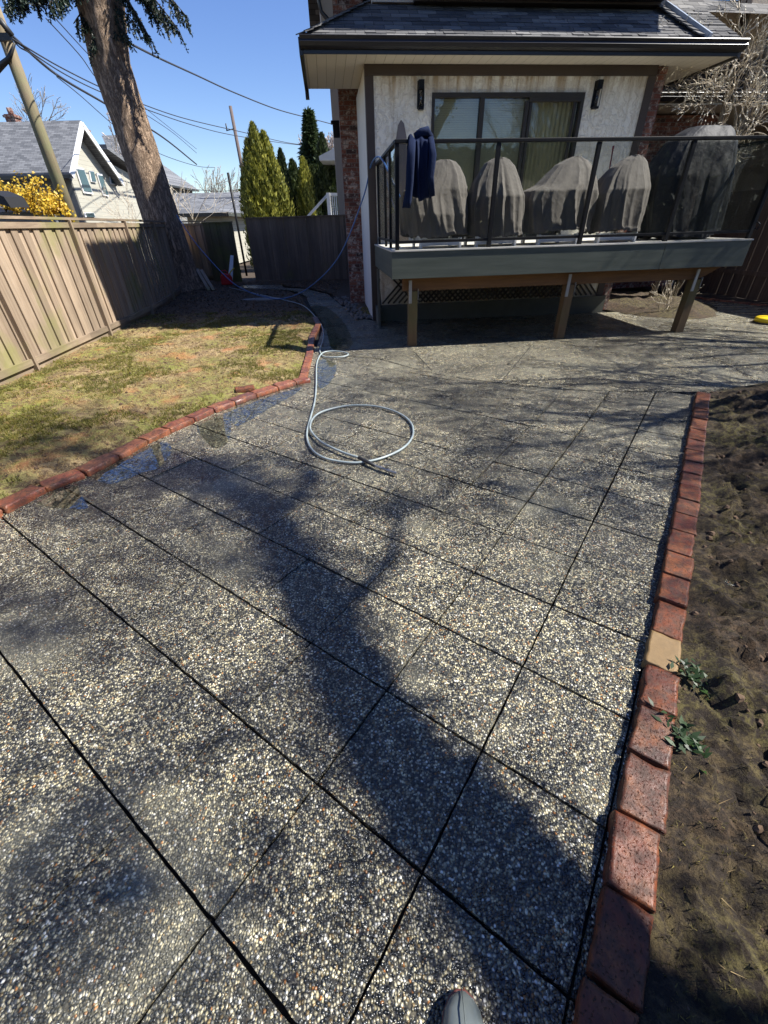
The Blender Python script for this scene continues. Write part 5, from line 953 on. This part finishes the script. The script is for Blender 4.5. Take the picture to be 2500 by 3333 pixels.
# ---------------------------------------------------------------- background: trees
def conifer(name, lab, px, ytop, ybot, Y, wpx, N, mat, group=None, prof='spire', leaf=.10, spires=None, seed=1):
    rnd = np.random.RandomState(seed); top = gy(px, ytop, Y); bot = gy(px, ybot, Y); bot.x = top.x; t = thing(name, lab, 'tree', (bot.x, Y, 0), world=True, group=group)
    Wm = (gy(px+wpx, ybot, Y)-gy(px, ybot, Y)).length; out = []
    sp = spires or [(0, 0, 1., 1.)]
    for (ox, oy, hh, ww) in sp:
        Hh = top.z*hh; n = int(N/len(sp)); u = rnd.rand(n)**.8; 
        if prof == 'spire': r = Wm*ww*np.minimum(1, (1-u)*2.7)**.62
        else: r = Wm*ww*(1-u)*(.62+.38*np.abs(np.sin(u*Hh*3.2)))+.05
        a = rnd.rand(n)*6.283; lump = 1+.24*np.sin(a*3+u*9+seed)+.16*np.sin(a*7+u*23)+.14*np.sin(a*13+u*61+seed*2); rad = r*lump*(1-.4*rnd.rand(n)**2)*(1+.10*rnd.randn(n))
        x = bot.x+ox+rad*np.cos(a); y = Y+oy+rad*np.sin(a); z = u*Hh*(1+.0*rnd.rand(n))
        s_ = leaf*(.6+.8*rnd.rand(n)); tang = np.stack([-np.sin(a), np.cos(a), np.zeros(n)], 1)+rnd.randn(n, 3)*.5; tang /= np.linalg.norm(tang, axis=1)[:, None]
        if prof == 'spire': upv = np.stack([np.cos(a)*.35, np.sin(a)*.35, np.ones(n)], 1)+rnd.randn(n, 3)*.25
        else: upv = np.stack([np.cos(a), np.sin(a), -.15*np.ones(n)], 1)+rnd.randn(n, 3)*.35
        upv /= np.linalg.norm(upv, axis=1)[:, None]; c = np.stack([x, y, z], 1); s1 = s_[:, None]
        out.append(np.stack([c-tang*s1*.32, c+upv*s1*.6-tang*s1*.25, c+upv*s1*1.25, c+upv*s1*.6+tang*s1*.25, c+tang*s1*.32], 1))
    soup('foliage', np.concatenate(out), mat, t); mb = MB()
    for (ox, oy, hh, ww) in sp: mb.tube([(bot.x+ox, Y+oy, 0), (bot.x+ox, Y+oy, top.z*hh*.92)], [.12, .02], 6)
    mb.build('trunk', BARKD, t); return t
gc = 'cedars beyond the back fence'
conifer('cedar_tree', 'broad sunlit golden green cedar with several spires behind the back fence', 815, 402, 705, 24, 44, 60000, CEDAR, None, spires=[(-.26, .1, .90, .75), (.1, -.1, .99, .85), (.45, .2, .95, .85), (.7, -.1, .82, .75), (.92, 0, .62, .6), (-.62, .1, .70, .55), (-.1, -.4, .8, .75), (.3, -.4, .7, .75)], leaf=.10, seed=3)
for i, (px, yt, w_, m_, lab, Y_) in enumerate([(912, 490, 22, CEDARD, 'thin dark cedar just right of the golden cedar', 27), (950, 525, 30, CEDARD, 'short dark cedar with rounded top in the hedge row', 26), (985, 518, 24, CEDAR, 'small sunlit cedar in front of the tall spruce', 25), (1014, 545, 22, CEDARD, 'dark narrow cedar below the spruce', 25.5), (1047, 440, 30, CEDARD, 'tall dark cedar beside the porch roof', 26), (1093, 515, 30, CEDARD, 'dark cedar beneath the porch roof', 26)]):
    conifer('cedar_tree', lab, px, yt, 705, Y_, w_, 9000, m_, gc, seed=10+i)
conifer('spruce_tree', 'tall airy spruce rising behind the cedars', 1003, 362, 705, 33, 75, 16000, SPRUCE, None, 'cone', .22, seed=30)
# trees behind the camera (seen in the glass reflections)
rb = thing('conifer_tree', 'dark conifer standing behind the viewer, mirrored in the railing glass', 'tree', (4.5, -9, 0), world=True); rs_ = np.random.RandomState(5); N = 15000; u = rs_.rand(N); a = rs_.rand(N)*6.283; r = 2.2*(1-u)*(.7+.3*np.sin(u*30))+.1; c = np.stack([4.5+r*np.cos(a), -9+r*np.sin(a), 1+u*11], 1); q1 = rs_.randn(N, 3)*.12; q2 = rs_.randn(N, 3)*.12
soup('foliage', np.stack([c, c+q1, c+q2], 1), CEDARD, rb); mb = MB(); mb.tube([(4.5, -9, 0), (4.5, -9, 12)], [.25, .05], 8); mb.build('trunk', BARKD, rb)
for k, (bx, by, lab) in enumerate([(-1.5, -8, 'bare tree behind the viewer, mirrored in the glass door'), (1.8, -11, 'second bare tree behind the viewer, mirrored in the glass door')]):
    rnd = random.Random(40+k); bare_tree('bare_tree', lab, (bx, by, 0), [((bx, by, 2.8), (rnd.uniform(-.5, .5), rnd.uniform(-.5, .5), 1), 2.4, .13) for _ in range(4)], rnd, 4, .55, .15, 0, BARKD, trunk=([(bx, by, 0), (bx, by, 3)], [.25, .18]), minr=.012)
hedge = thing('hedge', 'green hedge behind the viewer, mirrored in the railing glass', 'hedge', (0, -6.5, 0), world=True); N = 90000; c = np.stack([rs_.uniform(-12, 26, N), -6.5+rs_.randn(N)*.4, rs_.rand(N)**.8*(4.3+.5*np.sin(np.arange(N)*.0+rs_.rand(N)))], 1); soup('foliage', np.stack([c, c+rs_.randn(N, 3)*.14, c+rs_.randn(N, 3)*.14], 1), CEDARD, hedge)
# distant bare / blossoming trees
for k, (px, py, Y_, Ls, r_, bud, lab, nm, bn_, dp) in enumerate([(705, 640, 50, 2.9, .16, BLOS, 'leafless pale tree between the garages and the second pole', 'bare_tree', 3, 4), (95, 330, 60, 3.2, .14, BLOS, 'faint bare treetop behind the left house roof', 'bare_tree', 1, 4), (290, 500, 46, 3.4, .14, BLOS, 'white blossoming magnolia between the two left houses', 'blossom_tree', 5, 4), (1080, 470, 48, 2.2, .12, BLOS, 'pinkish blossoming tree beside the brick wall', 'blossom_tree', 4, 4)]):
    rnd = random.Random(60+k); b0 = gy(px, py, Y_); bs = Vector((b0.x, Y_, 0)); zb = max(1.5, b0.z-Ls*1.2)
    bare_tree(nm, lab, bs, [((b0.x, Y_, zb), (rnd.uniform(-.7, .7), rnd.uniform(-.4, .4), 1), Ls*.62, r_*.7) for _ in range(4)], rnd, dp, .62, .12, bn_, BARKG, bud, budr=.09 if nm[1] == 'l' else .05, trunk=([bs, (b0.x, Y_, zb+.1)], [r_*1.6, r_]), minr=.018)
for k, (px, py, lab) in enumerate([(570, 690, 'twiggy bare shrub behind the fence near the fir trunk'), (410, 680, 'thin bare shrub in front of the cream siding house')]):
    rnd = random.Random(80+k); b0 = gy(px, py, 22); bare_tree('bare_shrub', lab, (b0.x, 22, 0), [((b0.x+rnd.uniform(-.6, .6), 22, 1.2), (rnd.uniform(-.5, .5), 0, 1), 1.0, .02) for _ in range(5)], rnd, 3, .6, .1, 2, TWIG, BUD, cat='shrub', minr=.008, budr=.02)
# yellow forsythia beyond the fence
fo = thing('yellow_shrub', 'bright yellow flowering shrub beyond the left fence', 'shrub', gy(110, 690, 13), world=True); rnd = random.Random(90); L_ = []; mb = MB(); bu = MB()
for px, py in [(20, 690), (60, 690), (110, 690), (160, 690), (200, 695), (-30, 690)]:
    b0 = gy(px, py, 13)
    for _ in range(12):
        tx, ty = px+rnd.uniform(-50, 50), rnd.uniform(575, 690)+(30 if px > 150 else 0); e = gy(tx, ty, 13+rnd.uniform(-.8, .8)); mid = b0.lerp(e, .5)+Vector((0, 0, .12)); mb.tube([b0, mid, e], [.012, .008, .003], 4)
        for i in range(46):
            t = rnd.uniform(.2, 1); c = (b0.lerp(mid, t*2) if t < .5 else mid.lerp(e, t*2-1))+Vector((rnd.gauss(0, .05), rnd.gauss(0, .05), rnd.gauss(0, .05))); a = Vector((rnd.gauss(0, 1), rnd.gauss(0, 1), rnd.gauss(0, 1))).normalized()*.035; b = a.orthogonal().normalized()*.025
            L_.append([c-a, c-b, c+a, c+b])
mb.build('branch', BARKD, fo); soup('flowers', np.array([[tuple(v) for v in q] for q in L_]), YELL, fo)

# ---------------------------------------------------------------- poles and wires
P0 = gy(230, 705, 17.5); up_ = utility = thing('utility_pole', 'weathered wooden utility pole at the left behind the siding fence', 'pole', (P0.x, P0.y, 0), world=True)
mb = MB(); pz = gp(0, 62, P0, (0, 1, 0)).z; mb.tube([(P0.x, P0.y, 0), (P0.x+.02, P0.y, 4.5), (P0.x, P0.y, pz+2.5)], [.205, .17, .14], 18, wob=.04); mb.build('shaft', POLEW, utility)
mb = MB(); q0 = gy(10, 95, 17.3); mb.tube([q0+Vector((-.15, -.1, .25)), q0+Vector((.12, -.15, .1)), q0+Vector((.25, -.1, -.15))], .07, 8, wob=.6); mb.box(q0.x-.2, q0.x+.2, q0.y-.15, q0.y-.05, q0.z-.25, q0.z-.1); mb.tube([gy(-20, 235, 17.3), gy(30, 190, 17.3), gy(48, 140, 17.3)], [.10, .06, .03], 8); mb.build('cable_clamp', BLACKR, utility)
P4 = gy(790, 520, 42); up2 = thing('utility_pole', 'distant thin utility pole left of the golden cedar', 'pole', (P4.x, 42, 0), world=True); mb = MB(); ptop = gy(745, 345, 42); mb.tube([(P4.x, 42, 0), (ptop.x+.1, 42, ptop.z)], [.17, .11], 10); mb.build('shaft', plain('brown_pole', (.12, .09, .08), .9, .2, 5, .1), up2); mb = MB(); c_ = gy(752, 425, 41.9); mb.bar(c_-Vector((.35, 0, 0)), c_+Vector((.25, 0, .1)), .05, .05); mb.tube([c_-Vector((.3, 0, 0)), c_-Vector((.3, 0, -.4))], .05, 6); mb.build('bracket', BLACKR, up2)
p5 = gy(741, 562, 20.5); p6 = gy(768, 705, 20.5); mb = MB(); mb.tube([(p6.x, 20.5, 0), (p6.x-.0, 20.5, p5.z)], .045, 8); tag(mb.build('metal_post', BLACKM, origin=(p6.x, 20.5, 0)), 'thin dark post standing behind the gap in the back fence', 'post')
WIRE = plain('wire', (.03, .03, .035), .6, .05, 5, 0)
def wire(pix, lab, Ys, r, n=10):
    P = spline([gy(x, y, Y_) for (x, y), Y_ in zip(pix, Ys)], n); mb = MB(); mb.tube(P, r, 5); tag(mb.build('overhead_wire', WIRE, origin=P[0]), lab, 'wire', 'overhead wires')
wire([(20, 100), (180, 240), (330, 330), (520, 440), (640, 535)], 'thick bundled cable from the left pole towards the gap behind the fir', [17.3, 22, 27, 34, 42], .045)
wire([(20, 95), (60, 150), (100, 175), (185, 245)], 'loose cable sagging just below the left pole clamp', [17.3, 18, 19, 22], .02)
wire([(30, 120), (190, 215), (330, 285), (440, 330), (600, 385), (790, 430), (960, 468), (1105, 475)], 'wire from the left pole passing over the golden cedar', [17.3, 21, 25, 28, 33, 40, 46, 50], .022)
wire([(20, 115), (200, 235), (330, 300), (460, 350), (620, 405), (760, 440), (960, 470), (1100, 478)], 'lower parallel wire from the left pole over the cedars', [17.3, 21, 25, 28, 33, 39, 46, 50], .020)
wire([(430, 145), (520, 190), (640, 245), (760, 300), (900, 355), (1010, 385), (1105, 410)], 'long sagging wire crossing the sky from fir to brick wall', [16, 19, 24, 29, 36, 42, 48], .028)
wire([(150, 60), (260, 180), (330, 270), (440, 350), (560, 430), (640, 498)], 'thin wire behind the fir branches running to the right', [17, 20, 24, 30, 36, 42], .016)
wire([(180, 60), (300, 190), (400, 290), (520, 390), (640, 485)], 'second thin wire running parallel behind the fir branches', [17, 20, 26, 34, 42], .014)
wire([(185, 250), (260, 310), (400, 430), (520, 500), (640, 540), (700, 545)], 'thin sagging service wire crossing behind the fir trunk', [22, 26, 31, 36, 42, 46], .018)
wire([(530, 600), (620, 615), (720, 622), (800, 615)], 'low wire above the garage roofs', [30, 34, 38, 42], .02)

for o in bpy.data.objects:
    if o.get('_w'): del o['_w']
